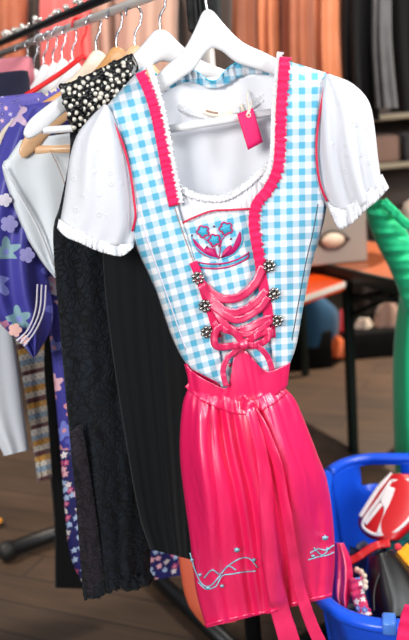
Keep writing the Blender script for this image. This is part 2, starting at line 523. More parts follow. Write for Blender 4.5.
def pleats(n, amp, ph=0.0, grow=True, seed=0):
    rr = random.Random(seed)
    ks = [(n*(.7+.6*rr.random()), rr.random()*6.28, .4+.6*rr.random()) for _ in range(3)]
    def f(u, t):
        g = (.25+.75*t) if grow else 1
        return amp*g*sum(a*math.sin(k*u*2*PI+p+.7*math.sin(3*t+p)) for k, p, a in ks)/1.6
    return f

# ------------------------------------------------------------------ setting
FL = obj('floor', ([(-5, -3, 0), (5, -3, 0), (5, 7, 0), (-5, 7, 0)], [(0, 1, 2, 3)]), 'floor'); struct(FL)
WB = obj('wall_back', box((0, 7.05, 1.6), (10, .1, 3.2)), 'wall', smooth=False); struct(WB)
WR = obj('wall_right', box((5.05, 2, 1.6), (.1, 10, 3.2)), 'wall', smooth=False); struct(WR)
WLf = obj('wall_left', box((-5.05, 2, 1.6), (.1, 10, 3.2)), 'wall', smooth=False); struct(WLf)

# ------------------------------------------------------------------ clothes rack
RZ = 1.66
r0, r1 = atz(0, 54, RZ), atz(110, 12, RZ)
rdir = (r1-r0).normalized()                       # towards the viewer
NX = Vector((-rdir.y, rdir.x, 0))                 # along a hanger, to the right and away
YAW = math.degrees(math.atan2(NX.y, NX.x))
def rail_at(px):
    lo, hi = -1.2, 2.2
    for _ in range(50):
        m = (lo+hi)/2
        if proj(r0+rdir*m)[0] < px: lo = m
        else: hi = m
    return r0+rdir*lo
rack = empty('clothes_rack', (.055, 1.72, 0), 'long clothes rack of black and steel tube holding the row of hanging garments', 'clothes rack')
ra, rb = rail_at(-40), rail_at(215)
obj('hanging_rail', cyl(ra, rb, .0085), 'dull_steel', rack)
post_xy = Vector((.055, 1.72, 0))
far_xy = Vector((-.47, 2.58, 0))
bar = [ra+Vector((0, 0, .028)), rb+Vector((0, 0, .028))]
obj('top_bar', cyl(bar[0], bar[1], .009), 'black_metal', rack)
# rail end arm to the post
near = rb
obj('rail_arm', sweep([near+Vector((0, 0, 0)), post_xy+Vector((0, 0, 1.72))], .012, 12), 'black_metal', rack)
obj('front_arm', sweep([rb-rdir*.01, Vector((.046, 1.262, RZ)), Vector((.040, 1.17, RZ))], .0085, 10), 'dull_steel', rack)
obj('post', cyl(post_xy+Vector((0, 0, .03)), post_xy+Vector((0, 0, 1.72)), .016, 20), 'dull_steel', rack)
obj('lower_sleeve', cyl(post_xy+Vector((0, 0, .03)), post_xy+Vector((0, 0, .95)), .021, 20), 'black_metal', rack)
def rib_collar(c, z0, z1, r, n=22):
    V, Fc = [], []
    for j, z in enumerate((z0, z0+.006, z1-.006, z1)):
        k = .82 if j in (0, 3) else 1
        for i in range(n*2):
            a = PI*i/n
            rr = r*k*(1 if i % 2 else .86)
            V.append(c+Vector((math.cos(a)*rr, math.sin(a)*rr, z)))
    m = n*2
    for j in range(3):
        for i in range(m): Fc.append((j*m+i, j*m+(i+1) % m, (j+1)*m+(i+1) % m, (j+1)*m+i))
    Fc.append(tuple(range(m))); Fc.append(tuple(3*m+i for i in range(m)))
    return V, Fc
obj('ribbed_collar', rib_collar(post_xy, 1.615, 1.72, .036), 'black_rubber', rack, smooth=False)
obj('base_bar', sweep([post_xy+Vector((0, 0, .035)), far_xy+Vector((0, 0, .035))], .024, 12), 'black_metal', rack)
obj('far_post', cyl(far_xy+Vector((0, 0, .03)), far_xy+Vector((0, 0, 1.60)), .016, 16), 'black_metal', rack)
for c in (far_xy, post_xy):
    f_ = obj('foot', sweep([c-NX*.33+Vector((0, 0, .04)), c+NX*.33+Vector((0, 0, .04))], .026, 12), 'black_metal', rack)
    for sg in (-1, 1):
        obj('foot_cap', ball(c+NX*.33*sg+Vector((0, 0, .038)), .037, 12, 8, (1, 1, .95)), 'black_rubber', f_)
obj('far_rail_arm', sweep([far_xy+Vector((0, 0, 1.59)), ra.lerp(rb, .26)+Vector((0, 0, -.005))], .011, 10), 'black_metal', rack)
# pale balls along the top bar, imitating the sparkle of packed hooks
kn = []
nk = 96
for i in range(nk):
    p = bar[0].lerp(bar[1], (i+.5)/nk)
    kn.append((p+NX*random.uniform(-.008, .008)+Vector((0, 0, .008+random.uniform(0, .012))), random.uniform(.0035, .0078)))
kproto = None
for p, r in kn:
    if kproto is None:
        kproto = obj('sparkle_ball', ball((0, 0, 0), .008, 8, 6), 'bright_metal', rack, local=True)
        kk = kproto
    else:
        kk = kproto.copy(); COL.objects.link(kk); kk.parent = rack
    kk.location = p-wloc(rack); kk.scale = (r/.008,)*3

# ------------------------------------------------------------------ hangers
ZU = [(0, 0), (.012, -.004), (.03, -.024), (.064, -.054), (.112, -.076), (.17, -.105), (.22, -.138), (.248, -.162)]
ZL = [(0, -.058), (.02, -.066), (.045, -.084), (.08, -.096), (.12, -.110), (.17, -.136), (.215, -.170), (.232, -.186)]
def hanger_body(th=.008):
    n, cs = 34, 10
    U_, L_ = resample(ZU, n), resample(ZL, n)
    rows = []
    for sgn, rng in ((-1, range(n-1, 0, -1)), (1, range(n))):
        for i in rng:
            u, l = U_[i], L_[i]
            c = (u+l)/2; h = (u-l)/2
            f = 1.0
            if i > n-4: f = (1, .9, .72, .35)[i-(n-4)]
            row = []
            for k in range(cs):
                a = 2*PI*k/cs
                ca, sa = math.cos(a), math.sin(a)
                e = lambda v: math.copysign(abs(v)**.6, v)
                p = c+h*(e(ca)*f)
                bow = .018*(abs(p.x)/.25)**2
                row.append(Vector((sgn*p.x, e(sa)*th*f-bow, p.y)))
            rows.append(row)
    V = [v for r in rows for v in r]; Fc = []
    for j in range(len(rows)-1):
        for k in range(cs):
            Fc.append((j*cs+k, j*cs+(k+1) % cs, (j+1)*cs+(k+1) % cs, (j+1)*cs+k))
    Fc.append(tuple(range(cs))); Fc.append(tuple((len(rows)-1)*cs+k for k in range(cs)))
    return V, Fc
def hook_geo(flip=1):
    pts = [Vector((0, 0, -.012)), Vector((0, 0, .012)), Vector((.004*flip, 0, .024)), Vector((.013*flip, 0, .036))]
    R_ = .0165
    for i in range(15):
        a = math.radians(-35+ i*16)
        pts.append(Vector((math.cos(a)*R_*flip, 0, .052+math.sin(a)*R_)))
    return sweep(pts, .0024, 8, 48)
HB, HK = hanger_body(), hook_geo()
hp = {}
def children_of(o): return [x for x in COL.objects if x.parent == o]
def make_hanger(kind):
    mat = {'white': 'white_wood', 'pale': 'pale_wood', 'tan': 'tan_wood', 'cream': 'cream_wood'}.get(kind)
    root = bpy.data.objects.new('coat_hanger', None); COL.objects.link(root)
    root.empty_display_size = .05
    if kind == 'red':
        P = [Vector(p) for p in ((0, 0, -.01), (.06, 0, -.045), (.14, 0, -.085), (.20, 0, -.115), (.222, 0, -.14), (.20, 0, -.155), (0, 0, -.155), (-.20, 0, -.155), (-.222, 0, -.14), (-.20, 0, -.115), (-.14, 0, -.085), (-.06, 0, -.045))]
        P = resample(P+[P[0]], 70)[:-1]
        obj('shoulder_frame', sweep(P, .0055, 8, None, True), 'red_plastic', root, local=True)
        obj('hook', HK, 'red_plastic', root, local=True)
    else:
        obj('shoulder_bar', HB, mat, root, local=True, subd=1)
        obj('trouser_bar', cyl((-.212, -.014, -.165), (.212, -.014, -.165), .0062, 12), mat, root, local=True)
        obj('hook', HK, 'chrome', root, local=True)
    return root
def place_hanger(kind, p, yaw, label, group='coat hangers along the rail', tilt=0.0, drop=0.0, sc=None):
    if kind not in hp:
        o = hp[kind] = make_hanger(kind)
    else:
        s = hp[kind]
        o = s.copy(); COL.objects.link(o)
        for ch in s.children:
            c = ch.copy(); COL.objects.link(c); c.parent = o
    o.location = p-Vector((0, 0, .0565+drop))
    for ch in (children_of(o) if sc else []):
        if not ch.name.startswith('hook'): ch.scale = sc
    o.rotation_euler = (0, math.radians(tilt), math.radians(yaw))
    o['label'] = label; o['category'] = 'coat hanger'; o['group'] = group
    return o
DP0 = Vector((0.045, 1.24, 0))        # plane of the dirndl
dneck = vplane((.045, 1.24, 0), 8)(207, 8)
place_hanger('white', dneck+Vector((0, 0, .0565)), 8, 'white wooden coat hanger in front, holding the blue checked dress', tilt=-4, sc=(.72, .72, 1.0))
place_hanger('white', rail_at(157), YAW+1, 'white wooden coat hanger with the black pearl-beaded strap over its arm', tilt=1, sc=(1.16, 1, .98))
place_hanger('pale', rail_at(131), YAW, 'pale wooden coat hanger just behind the white one, carrying the sheer white blouse', tilt=4, drop=.014, sc=(1.02, 1, 1.16))
place_hanger('tan', rail_at(113), YAW-1, 'tan wooden coat hanger with darker grain behind the pale wooden hanger', tilt=2, drop=.008)
place_hanger('cream', rail_at(93), YAW, 'cream wooden coat hanger between the tan hanger and the red one', drop=.004)
place_hanger('red', rail_at(79), YAW-2, 'red plastic coat hanger among the white hangers')
for i, (px, lb) in enumerate([(69, 'white coat hanger directly behind the red plastic hanger'), (59, 'white coat hanger second behind the red plastic hanger'),
                              (50, 'white coat hanger third behind the red plastic hanger'), (41, 'white coat hanger third from the far left, near the pink garment'),
                              (31, 'white coat hanger second from the far left, behind the pink garment'), (21, 'white coat hanger farthest along the rail at the far left')]):
    place_hanger('white', rail_at(px), YAW+random.uniform(-3, 3), lb, drop=random.uniform(0, .008))
def gplane(px, off=0.0, dy=0.0): return vplane(rail_at(px)+rdir*off, YAW+dy)

# ------------------------------------------------------------------ garments along the rail
PA, PE, PC = gplane(157, .0), gplane(131), gplane(105)
def sm(a, b, x):
    t = max(0, min(1, (x-a)/(b-a))); return t*t*(3-2*t)
# black lace dress with pearl yoke
g = empty('beaded_lace_dress', PA(100, 600), 'long black lace dress with a white-pearl and black-bead shoulder strap', 'dress', 'garments on the clothes rack')
fA = pleats(4, .0055, seed=4)
obj('skirt', tubeg([(66, 100), (70, 150), (60, 205), (53, 236), (60, 330), (68, 420), (78, 520), (88, 592)],
                   [(140, 70), (165, 130), (165, 260), (158, 400), (152, 520), (150, 580)], PA, lambda t: .014+.016*t, 26, 50, fA), 'black_lace', g)
def hemfold(px, py, u, t): return .032+.003*math.sin(u*5)+.003*math.sin(t*12)
obj('lace_border', loft([(70, 432), (75, 490), (83, 596)], [(82, 424), (94, 500), (106, 592)], PA, 9, 40, hemfold), 'plum_lace', g, .002)
hem = []
obj('scalloped_hem', ribbon([(83, 594), (95, 592), (106, 588), (118, 583), (130, 585), (142, 581), (152, 574)], 12, PA, .030, 40, 4, .004, 14, 2.5), 'black_lace', g, .002)
def yd(px, py, u, t): return .022+.010*math.sin(PI*min(1, t*1.1))+.0015*math.sin(u*40)*math.sin(t*25)
yk = obj('beaded_strap', loft([(60, 88), (66, 108), (74, 132)], [(132, 54), (138, 70), (131, 97)], PA, 30, 14, yd), 'bead_black', g, .006)
pr, bl = None, None
cnt = 0
for j in range(7):
    for i in range(11):
        u, t = (i+.4+.5*(j % 2)+random.uniform(-.3, .3))/11.2, (j+.5+random.uniform(-.3, .3))/7
        if u > .99: continue
        a = Vector((60, 88, 0)).lerp(Vector((74, 132, 0)), t); b = Vector((133, 55, 0)).lerp(Vector((132, 96, 0)), t)
        q = a.lerp(b, u)
        w = PA(q.x, q.y, yd(0, 0, u, t)+.006)
        white = (i*3+j*2) % 4 != 0
        if pr is None: o = pr = obj('pearl', ball((0, 0, 0), .0042, 8, 6), 'pearl', yk, local=True)
        elif cnt < 92: o = pr.copy(); COL.objects.link(o); o.parent = yk
        else: continue
        cnt += 1
        o.location = w-wloc(yk); o.scale = (random.uniform(.75, 1.2),)*3
V, Fc, Uu = [], [], []
for i in range(420):
    u, t = random.random(), random.random()
    a = Vector((60, 88, 0)).lerp(Vector((74, 132, 0)), t); b = Vector((133, 55, 0)).lerp(Vector((132, 96, 0)), t)
    q = a.lerp(b, u)
    V2, F2 = ball(PA(q.x+random.uniform(-1.5, 1.5), q.y+random.uniform(-1.5, 1.5), yd(0, 0, u, t)+.004), random.uniform(.003, .0058), 6, 4)
    k = len(V); V += V2; Fc += [tuple(x+k for x in f) for f in F2]
bb = obj('black_bead_fringe', (V, Fc), 'bead_black', yk); bb['kind'] = 'stuff'

# black pleated dress in front of the lace dress
PB = vplane((.0, 1.385, 0), 16)
g = empty('pleated_dress', PB(150, 560), 'plain black pleated chiffon dress hanging between the lace dress and the pink apron', 'dress', 'garments on the clothes rack')
def fB(u, t): return (.0006+.0010*t)*math.sin(u*2*PI*9+1.2*math.sin(t*2)+1.5*math.sin(u*13))+.006*math.sin(u*2*PI*2.3+1)*t
obj('bodice', tubeg([(112, 175), (106, 215), (102, 245)], [(212, 170), (206, 215), (203, 250)], PB, .022, 30, 12, lambda u, t: .003*math.sin(u*70)), 'black_chiffon', g)
obj('skirt', tubeg([(102, 244), (105, 290), (112, 350), (124, 430), (138, 510), (150, 549)], [(203, 250), (203, 300), (206, 400), (206, 500), (204, 563)], PB, lambda t: .024+.012*t, 60, 40, fB), 'black_chiffon', g)
hB = place_hanger('white', vplane((.0, 1.385, 0), 8)(207.5, 13)+Vector((0, 0, .0565)), 8, 'white wooden coat hanger almost wholly hidden right behind the front dress hanger', tilt=-4, sc=(.70, .72, .96))

# sheer white blouse on the pale wooden hanger
g = empty('sheer_blouse', PE(45, 290), 'sheer white chiffon blouse hanging from the pale wooden hanger at left', 'blouse', 'garments on the clothes rack')
fE = pleats(2.2, .007, seed=9)
obj('body', tubeg([(20, 140), (8, 158), (2, 166), (10, 195), (24, 232), (42, 262), (56, 279)], [(105, 128), (112, 170), (110, 200), (104, 225), (92, 245), (74, 262), (60, 280)], PE, .014, 24, 36, fE), 'sheer', g)
obj('front_seam', ribbon([(3, 166), (20, 196), (40, 232), (57, 276)], 2.2, PE, .022, 24, 3), 'white_plain', g, .001)
obj('dart', ribbon([(50, 150), (58, 166), (65, 184)], .8, PE, .026, 14, 3), 'taupe', g, .0006)

# violet floral dress: body strip, sleeve with striped cuff
g = empty('floral_dress', PC(70, 590), 'violet blue dress with pastel flower print and striped wide sleeve at the left edge', 'dress', 'garments on the clothes rack')
fC = pleats(3, .012, seed=2)
obj('body', tubeg([(26, 108), (34, 190), (44, 280), (52, 360), (60, 450)], [(120, 100), (150, 200), (160, 300), (165, 400), (170, 450)], PC, .03, 30, 40, fC), 'violet_dense', g)
obj('lower_skirt', tubeg([(60, 449), (64, 500), (70, 555), (86, 590)], [(170, 449), (176, 500), (182, 545), (190, 574)], PC, .034, 30, 20, fC), 'navy_flowers', g)
PCs = gplane(105, .085)
sl = obj('sleeve', tubeg([(22, 106), (2, 140), (-14, 200), (-16, 260), (-10, 305), (2, 326), (18, 340), (33, 358)], [(58, 100), (56, 140), (52, 200), (46, 250), (49, 282), (53, 310), (50, 332), (36, 356)], PCs, .03, 26, 44, pleats(2, .012, seed=5)), 'violet', g)
for k in range(3):
    o = 4.2*k
    obj('sleeve_stripe', ribbon([(46-o, 285-o*.1), (44-o, 310), (36-o, 330), (24-o*.9, 346-o*.6)], 1.6, PCs, .046, 20, 3), 'stripe_white', sl, .001)
def flower(c, r, pl, d, mat, parent, name='flower', n=5):
    V, Fc, U = [], [], []
    K = 40
    ctr = pl(c[0], c[1], d); V.append(ctr+pl.n*.001); U.append((0, 0))
    for i in range(K):
        a = 2*PI*i/K
        rr = r*(.72+.28*abs(math.cos(n*a/2))**.6)
        q = (c[0]+math.cos(a)*rr, c[1]+math.sin(a)*rr)
        V.append(pl(q[0], q[1], d)); U.append(q)
    for i in range(K): Fc.append((0, 1+i, 1+(i+1) % K))
    return obj(name, (V, Fc, U), mat, parent, .0004, smooth=False)
flower((9, 224), 9, PCs, .046, 'lilac', sl, 'flower_print'); flower((5, 200), 7, PCs, .047, 'stripe_white', sl, 'flower_print')
flower((27, 255), 8, PCs, .046, 'lilac', sl, 'flower_print'); flower((15, 330), 7, PCs, .044, 'peach', sl, 'flower_print'); flower((25, 340), 5, PCs, .044, 'peach', sl, 'flower_print')
obj('lace_trim', ribbon([(20, 112), (34, 106), (50, 98), (66, 92)], 10, PC, .036, 30, 4, .004, 20, 2), 'lavender', g, .001)

# far garments at the left edge
PF = gplane(80, .05)
g = tag(obj('white_shirt', tubeg([(-30, 200), (-28, 300), (-20, 400), (4, 456)], [(20, 190), (12, 300), (20, 380), (29, 450)], PF, .02, 20, 30, pleats(2, .008, seed=3)), 'white_satin'),
        'white satin shirt sleeve hanging below the violet sleeve at the left edge', 'shirt', 'garments on the clothes rack')
PG = gplane(62)
g = tag(obj('knit_cardigan', tubeg([(4, 260), (14, 330), (26, 400), (38, 482)], [(52, 260), (44, 350), (48, 420), (52, 478)], PG, .02, 20, 40, pleats(2, .006, seed=6)), 'knit'),
        'knitted cardigan with cream, ochre, blue and maroon pattern bands', 'cardigan', 'garments on the clothes rack')
PH = gplane(46)
g = tag(obj('black_coat', tubeg([(30, 240), (36, 350), (46, 440), (54, 520), (55, 588)], [(120, 240), (120, 350), (124, 450), (128, 530), (130, 590)], PH, .028, 24, 36, pleats(3, .008, seed=8)), 'black_cloth'),
        'plain long black coat behind the violet floral dress', 'coat', 'garments on the clothes rack')
PI_ = gplane(36)
tag(obj('pink_jacket', tubeg([(-30, 62), (-30, 90), (-20, 200)], [(26, 56), (34, 70), (40, 200)], PI_, .022, 20, 20, pleats(2, .006, seed=1)), 'pink_cloth'),
    'dusty pink jacket shoulder at the far left under the hooks', 'jacket', 'garments on the clothes rack')
PJ = gplane(66, .02)
tag(obj('navy_jacket', tubeg([(-30, 76), (-26, 90), (-20, 240)], [(22, 70), (30, 84), (38, 240)], PJ, .016, 20, 20, pleats(2, .006, seed=1)), 'navy'),
    'navy blue jacket in front of the dusty pink one at the far left', 'jacket', 'garments on the clothes rack')
PK = gplane(86, .0)
tag(obj('lavender_top', tubeg([(-12, 98), (-20, 130), (-20, 260)], [(42, 92), (50, 120), (50, 260)], PK, .016, 20, 20, pleats(2, .006, seed=11)), 'lavender'),
    'lavender satin top showing between navy jacket and violet dress', 'top', 'garments on the clothes rack')
# coral garment whose hem shows left of the apron
PO = vplane((.03, 1.46, 0), 14)
tag(obj('coral_dress', tubeg([(196, 200), (190, 350), (178, 480), (177, 540), (186, 600), (204, 626)], [(236, 200), (240, 350), (236, 480), (236, 560), (236, 600), (236, 622)], PO, .018, 20, 36, pleats(2, .006, seed=12)), 'orange_coral'),
    'coral orange dress whose hem shows left of the pink apron', 'dress', 'garments on the clothes rack')

# ------------------------------------------------------------------ the dirndl
PD = vplane(DP0, 8)
def interp(x, xs, ys):
    if x <= xs[0]: return ys[0]
    for a, b, c, d in zip(xs, xs[1:], ys, ys[1:]):
        if x <= b: return c+(d-c)*(x-a)/(b-a)
    return ys[-1]
def DD(px, py):
    c = interp(py, (60, 220, 300, 370, 640), (213, 229, 236, 240, 262))
    w = interp(py, (60, 100, 220, 300, 370), (105, 112, 100, 74, 58))
    k = max(-1.2, min(1.2, (px-c)/w))
    base = .040*(1-k*k*k*k*.9-.1*k*k)*interp(py, (55, 110, 200), (.35, .75, 1))+.013
    return base+.0015*math.sin(px*.16+py*.05)+.001*math.sin(py*.13-px*.07)
dirndl = empty('dirndl_dress', PD(255, 372, 0), 'blue and white gingham dirndl bodice with pink ruffles and pink lacing', 'dress')
def front_depth(e, outer):
    def f(px, py, u, t):
        k = sm(0, .05, t)*sm(0, .07, u if outer == 0 else 1-u)
        return DD(px, py)*k+(-.016)*(1-k)+e
    return f
lp = obj('front_panel', loft([(107, 106), (122, 140), (131, 178), (135.5, 210), (132, 234), (141, 258), (155, 288), (170, 332), (181, 356), (190, 368)],
                        [(143, 66), (153, 95), (164, 145), (174, 195), (188, 240), (200, 280), (209, 310), (217, 340), (222, 365), (227, 387)],
                        PD, 22, 60, front_depth(0, 0), rot=-9), 'gingham', dirndl, .0015)
rp = obj('front_panel', loft([(284, 60), (282, 110), (280, 160), (270, 188), (257, 208), (256, 240), (262, 272), (270, 335), (272, 355), (268, 372)],
                        [(329, 74), (321, 110), (317, 147), (319, 176), (326, 202), (321, 232), (312, 262), (302, 312), (296, 345), (288, 368)],
                        PD, 22, 60, front_depth(0, 1), rot=3), 'gingham', dirndl, .0015)
def stom_d(px, py, u, t): return DD(px, py)-.006
st = obj('stomacher', loft([(172, 226), (190, 262), (200, 300), (210, 345), (216, 372), (222, 390)],
                           [(256, 209), (262, 250), (266, 290), (272, 335), (272, 365), (264, 382)], PD, 24, 36, stom_d, rot=-7), 'gingham', dirndl, .0015)
obj('stomacher_piping', sweep(onpl(PD, [(173, 226), (180, 224), (195, 217), (212, 211), (230, 210), (253, 208.5)], lambda x, y: DD(x, y)-.003), .0016, 8, 30), 'red_piping', st)
# back of the bodice
bk = obj('back_panel', loft([(107, 106), (122, 140), (131, 178), (135, 210), (132, 234), (155, 288), (190, 368)],
                            [(329, 74), (321, 110), (317, 147), (319, 176), (326, 202), (312, 262), (288, 368)], PD, 24, 40,
                            lambda x, y, u, t: -.034*math.sin(PI*u)**.6-.014, rot=0), 'gingham', dirndl, .0015)
# pink ruffles along the neckline
def ru(path, w, mat, e, nm, par, ripple, freq, lat, nv=90):
    return obj(nm, ribbon(path, w, PD, lambda x, y: DD(x, y)+e, nv, 7, ripple, freq, lat), mat, par, .001)
ru([(140, 72), (149, 92), (156, 115), (163, 150), (169, 182), (174, 206)], 10.5, 'pink', .006, 'neck_ruffle', lp, .0022, 44, 1.3)
ru([(149, 64), (157, 90), (163.5, 115), (170, 150), (176, 182), (181, 204)], 6, 'white_lace', .0035, 'lace_edge', lp, .0018, 60, 1.0)
ru([(285, 57), (283, 85), (281, 115), (280, 150), (277, 172), (268, 190), (257, 204), (254, 222), (257, 245), (262, 272)], 11, 'pink', .006, 'neck_ruffle', rp, .0020, 60, 1.2, 120)
ru([(280, 52), (276, 85), (274, 115), (273, 148), (270, 168), (262, 184)], 6, 'white_lace', .0035, 'lace_edge', rp, .0018, 60, 1.0)
# opening edges
ru([(193, 262), (198, 274), (204, 292), (212, 316), (218, 338)], 8, 'pink', .003, 'opening_edge', lp, 0, 1, 0, 40)
ru([(260, 268), (265, 295), (269, 320), (271, 338)], 10, 'pink', .003, 'opening_edge', rp, 0, 1, 0, 30)
# piping of the armholes
obj('armhole_piping', sweep(onpl(PD, [(105, 105), (113, 122), (122, 142), (128, 162), (131.5, 180), (134, 200), (135.5, 216), (132.5, 231)], lambda x, y: DD(x, y)+.003), .0019, 8, 50), 'red_piping', lp)
obj('armhole_piping', sweep(onpl(PD, [(328, 73), (324, 90), (320, 112), (317, 135), (316.5, 155), (318.5, 176), (322, 190), (327, 201)], lambda x, y: DD(x, y)+.003), .0019, 8, 50), 'red_piping', rp)
# side seam
obj('side_seam', ribbon([(318, 204), (313, 232), (306, 262), (299, 300), (292, 340)], .9, PD, lambda x, y: DD(x, y)+.0012, 30, 3), 'grey_denim', rp, .0006)
obj('opening_seam', ribbon([(175, 208), (182, 230), (190, 252), (197, 272)], .9, PD, lambda x, y: DD(x, y)+.0015, 24, 3), 'taupe', lp, .0006)
obj('side_seam', ribbon([(140, 205), (146, 235), (158, 270), (172, 310), (186, 350)], 1.2, PD, lambda x, y: DD(x, y)+.0012, 30, 3), 'stripe_white', lp, .0006)
# gathered gingham frill around the back neck
obj('collar_frill', loft([(150, 70), (160, 76), (172, 72), (186, 68), (197, 72), (208, 80), (218, 80), (226, 70), (240, 61), (258, 61), (276, 68), (284, 74)],
                         [(158, 92), (166, 92), (176, 86), (188, 82), (198, 84), (208, 88), (218, 88), (228, 84), (242, 76), (258, 74), (272, 76), (282, 82)], PD, 7, 110,
                         lambda x, y, u, t: -.026+.006*math.sin(t*82+2.2*math.sin(t*21))*(1-.6*u)+.006*(1-u)), 'gingham', dirndl, .001)
obj('collar_frill_edge', sweep(onpl(PD, [(152, 70), (160, 76), (172, 72), (186, 68), (197, 72), (208, 80), (218, 80), (226, 70), (240, 61), (258, 61), (276, 68)], -.021), .0014, 6, 60), 'thread_blue', dirndl)

# embroidery on the stomacher
ee = lambda e: (lambda x, y: DD(x, y)-.006+e)
def poly_emb(pts, mat, nm, e, par=st):
    c = (sum(p[0] for p in pts)/len(pts), sum(p[1] for p in pts)/len(pts))
    q = resample(list(pts)+[pts[0]], 36)[:-1]
    V = [PD(c[0], c[1], ee(e)(*c))]+[PD(p.x, p.y, ee(e)(p.x, p.y)) for p in q]
    Fc = [(0, 1+i, 1+(i+1) % 35) for i in range(35)]
    return obj(nm, (V, Fc), mat, par, .001)
def line_emb(pts, mat, nm, e=.002, w=.0011, par=st, n=30): return obj(nm, sweep(onpl(PD, pts, ee(e)), w, 6, n), mat, par)
for cx, cy, r in ((203, 231.5, 6), (226, 228.5, 6.5), (214.5, 240, 6)):
    pts = []
    for i in range(30):
        a = 2*PI*i/30
        rr = r*(.76+.3*abs(math.cos(2.5*a)))
        pts.append((cx+rr*math.cos(a+.5), cy+rr*.95*math.sin(a+.5)))
    poly_emb(pts, 'thread_blue', 'embroidered_flower', .0018)
    line_emb(pts+[pts[0]], 'thread_pink', 'flower_outline', .0026, .0013, n=60)
    line_emb([(cx, cy+r), (lerp(cx, 217, .5), cy+r+6), (219, 259)], 'thread_pink', 'flower_stem', .002, .0008)
for pts in ([(218, 259), (207, 252), (199, 244), (192, 238), (197, 250), (207, 257)], [(219, 259), (214, 250), (206, 247), (205, 252), (212, 257)],
            [(220, 258), (228, 252), (236, 242), (240, 231), (241, 242), (235, 252), (228, 257)], [(221, 258), (224, 250), (231, 245), (231, 251), (226, 256)]):
    poly_emb(pts, 'thread_pink', 'embroidered_leaf', .0018)
line_emb([(218, 259), (206, 255), (195, 246), (191, 236)], 'thread_blue', 'leaf_outline'); line_emb([(222, 259), (234, 254), (242, 243), (242, 230)], 'thread_blue', 'leaf_outline')
for k in (0, 4.5): line_emb([(196, 262+k), (210, 264+k), (226, 263+k), (238, 259+k), (247, 254+k), (249, 252+k*.6)], 'thread_pink', 'banner_edge', .002, .0013)
line_emb([(198, 264.5), (210, 266.3), (226, 265.2), (238, 261.5), (247, 256.5)], 'thread_blue', 'banner_stitch', .0018, .0011)
for q in ((192, 235.5), (214, 226.5), (219, 246), (231, 239), (207, 247), (220, 265)): obj('embroidered_dot', ball(PD(q[0], q[1], ee(.002)(*q)), .0017, 8, 6), 'thread_dark', st)

# silver rosette hooks
def rosette(c, pl, r=.0105):
    gs = [ball(c, r*.42, 10, 8)]
    for i in range(7):
        a = 2*PI*i/7
        gs.append(ball(c+pl.u*(math.cos(a)*r*.72)+pl.v*(math.sin(a)*r*.72), r*.33, 8, 6))
    gs.append(sweep([c+pl.u*(math.cos(a)*r*.6)+pl.v*(math.sin(a)*r*.6)-pl.n*.002 for a in [2*PI*i/20 for i in range(20)]], r*.22, 6, None, True))
    return join(*gs)
for i, (x, y) in enumerate(((198, 278), (205, 306), (207, 332), (269, 266), (274, 294), (277, 321))):
    obj('rosette_hook', rosette(PD(x, y, DD(x, y)+.009), PD), 'old_silver', lp if i < 3 else rp)
# satin lacing
lc = []
def lace_strip(path, w, e0, e1, nm='lacing'):
    return obj(nm, ribbon(path, w, PD, lambda x, y: DD(x, y)+e0+(e1-e0)*abs(math.sin(x*.09)), 34, 5, .0006, 5, .4), 'pink_ribbon', dirndl, .0012)
lace_strip([(197, 277), (206, 288), (220, 298), (236, 298), (248, 291), (257, 280), (263, 266)], 8.5, .006, .010)
lace_strip([(201, 285), (212, 300), (228, 312), (244, 310), (258, 300), (266, 290)], 8, .008, .012)
lace_strip([(210, 304), (222, 313), (236, 320), (250, 315), (262, 306), (268, 297)], 7, .009, .013)
lace_strip([(210, 300), (220, 318), (232, 330), (246, 329), (260, 322), (272, 318)], 8, .007, .012)
lace_strip([(213, 322), (222, 329), (234, 333), (250, 334), (262, 328), (271, 321)], 5.0, .010, .012)
# bow
bow = obj('bow', ribbon([(243, 345), (232, 346), (218, 347), (214, 340), (217, 330), (227, 327), (236, 334), (243, 344)], 7, PD, lambda x, y: DD(x, y)+.016+.006*math.sin(x*.3), 50, 5, .0008, 6), 'pink_ribbon', dirndl, .0014)
obj('bow_loop', ribbon([(243, 345), (252, 338), (262, 333), (270, 331), (266, 340), (256, 345), (244, 346)], 7, PD, lambda x, y: DD(x, y)+.015+.006*math.sin(x*.4), 40, 5, .0008, 6), 'pink_ribbon', bow, .0014)
obj('bow_knot', ball(PD(243.5, 344.5, DD(243, 344)+.020), .009, 12, 8, (1, .8, .9)), 'pink_ribbon', bow)
obj('bow_tail', ribbon([(243, 346), (234, 352), (226, 360), (223, 372), (226, 386)], 5.5, PD, lambda x, y: DD(x, y)+.018, 30, 5, .001, 5), 'pink_ribbon', bow, .0014)
obj('bow_tail', ribbon([(244, 344), (256, 346), (264, 352), (269, 360), (272, 370)], 5.5, PD, lambda x, y: DD(x, y)+.018, 30, 5, .001, 5), 'pink_ribbon', bow, .0014)

# ------------------------------------------------------------------ white dirndl blouse under the bodice
bl_ = empty('dirndl_blouse', PD(225, 230, -.02), 'white short-sleeved blouse with puff sleeves worn inside the gingham dress', 'blouse')
obj('back', loft([(140, 84), (150, 120), (158, 160), (165, 210), (175, 250)], [(288, 70), (288, 110), (286, 150), (285, 200), (282, 250)], PD, 24, 40,
                 lambda x, y, u, t: -.031*math.sin(PI*u)**.5-.006+.002*math.sin(x*.18+.02*y)), 'white_plain', bl_, .001)
def nf(x, y, u, t): return DD(x, y)-.012+.0028*math.sin(u*55+2*math.sin(u*9))*(1-t*.6)
ft = obj('front', loft([(162, 166), (172, 182), (186, 193), (204, 199), (224, 199), (242, 190), (258, 176), (270, 164), (284, 152)],
                       [(168, 236), (176, 236), (190, 236), (206, 236), (224, 236), (240, 234), (254, 228), (268, 216), (282, 200)], PD, 14, 90, lambda x, y, u, t: DD(x, y)-.013+.0022*math.sin(t*130)*(1-u*.75)), 'white_plain', bl_, .001)
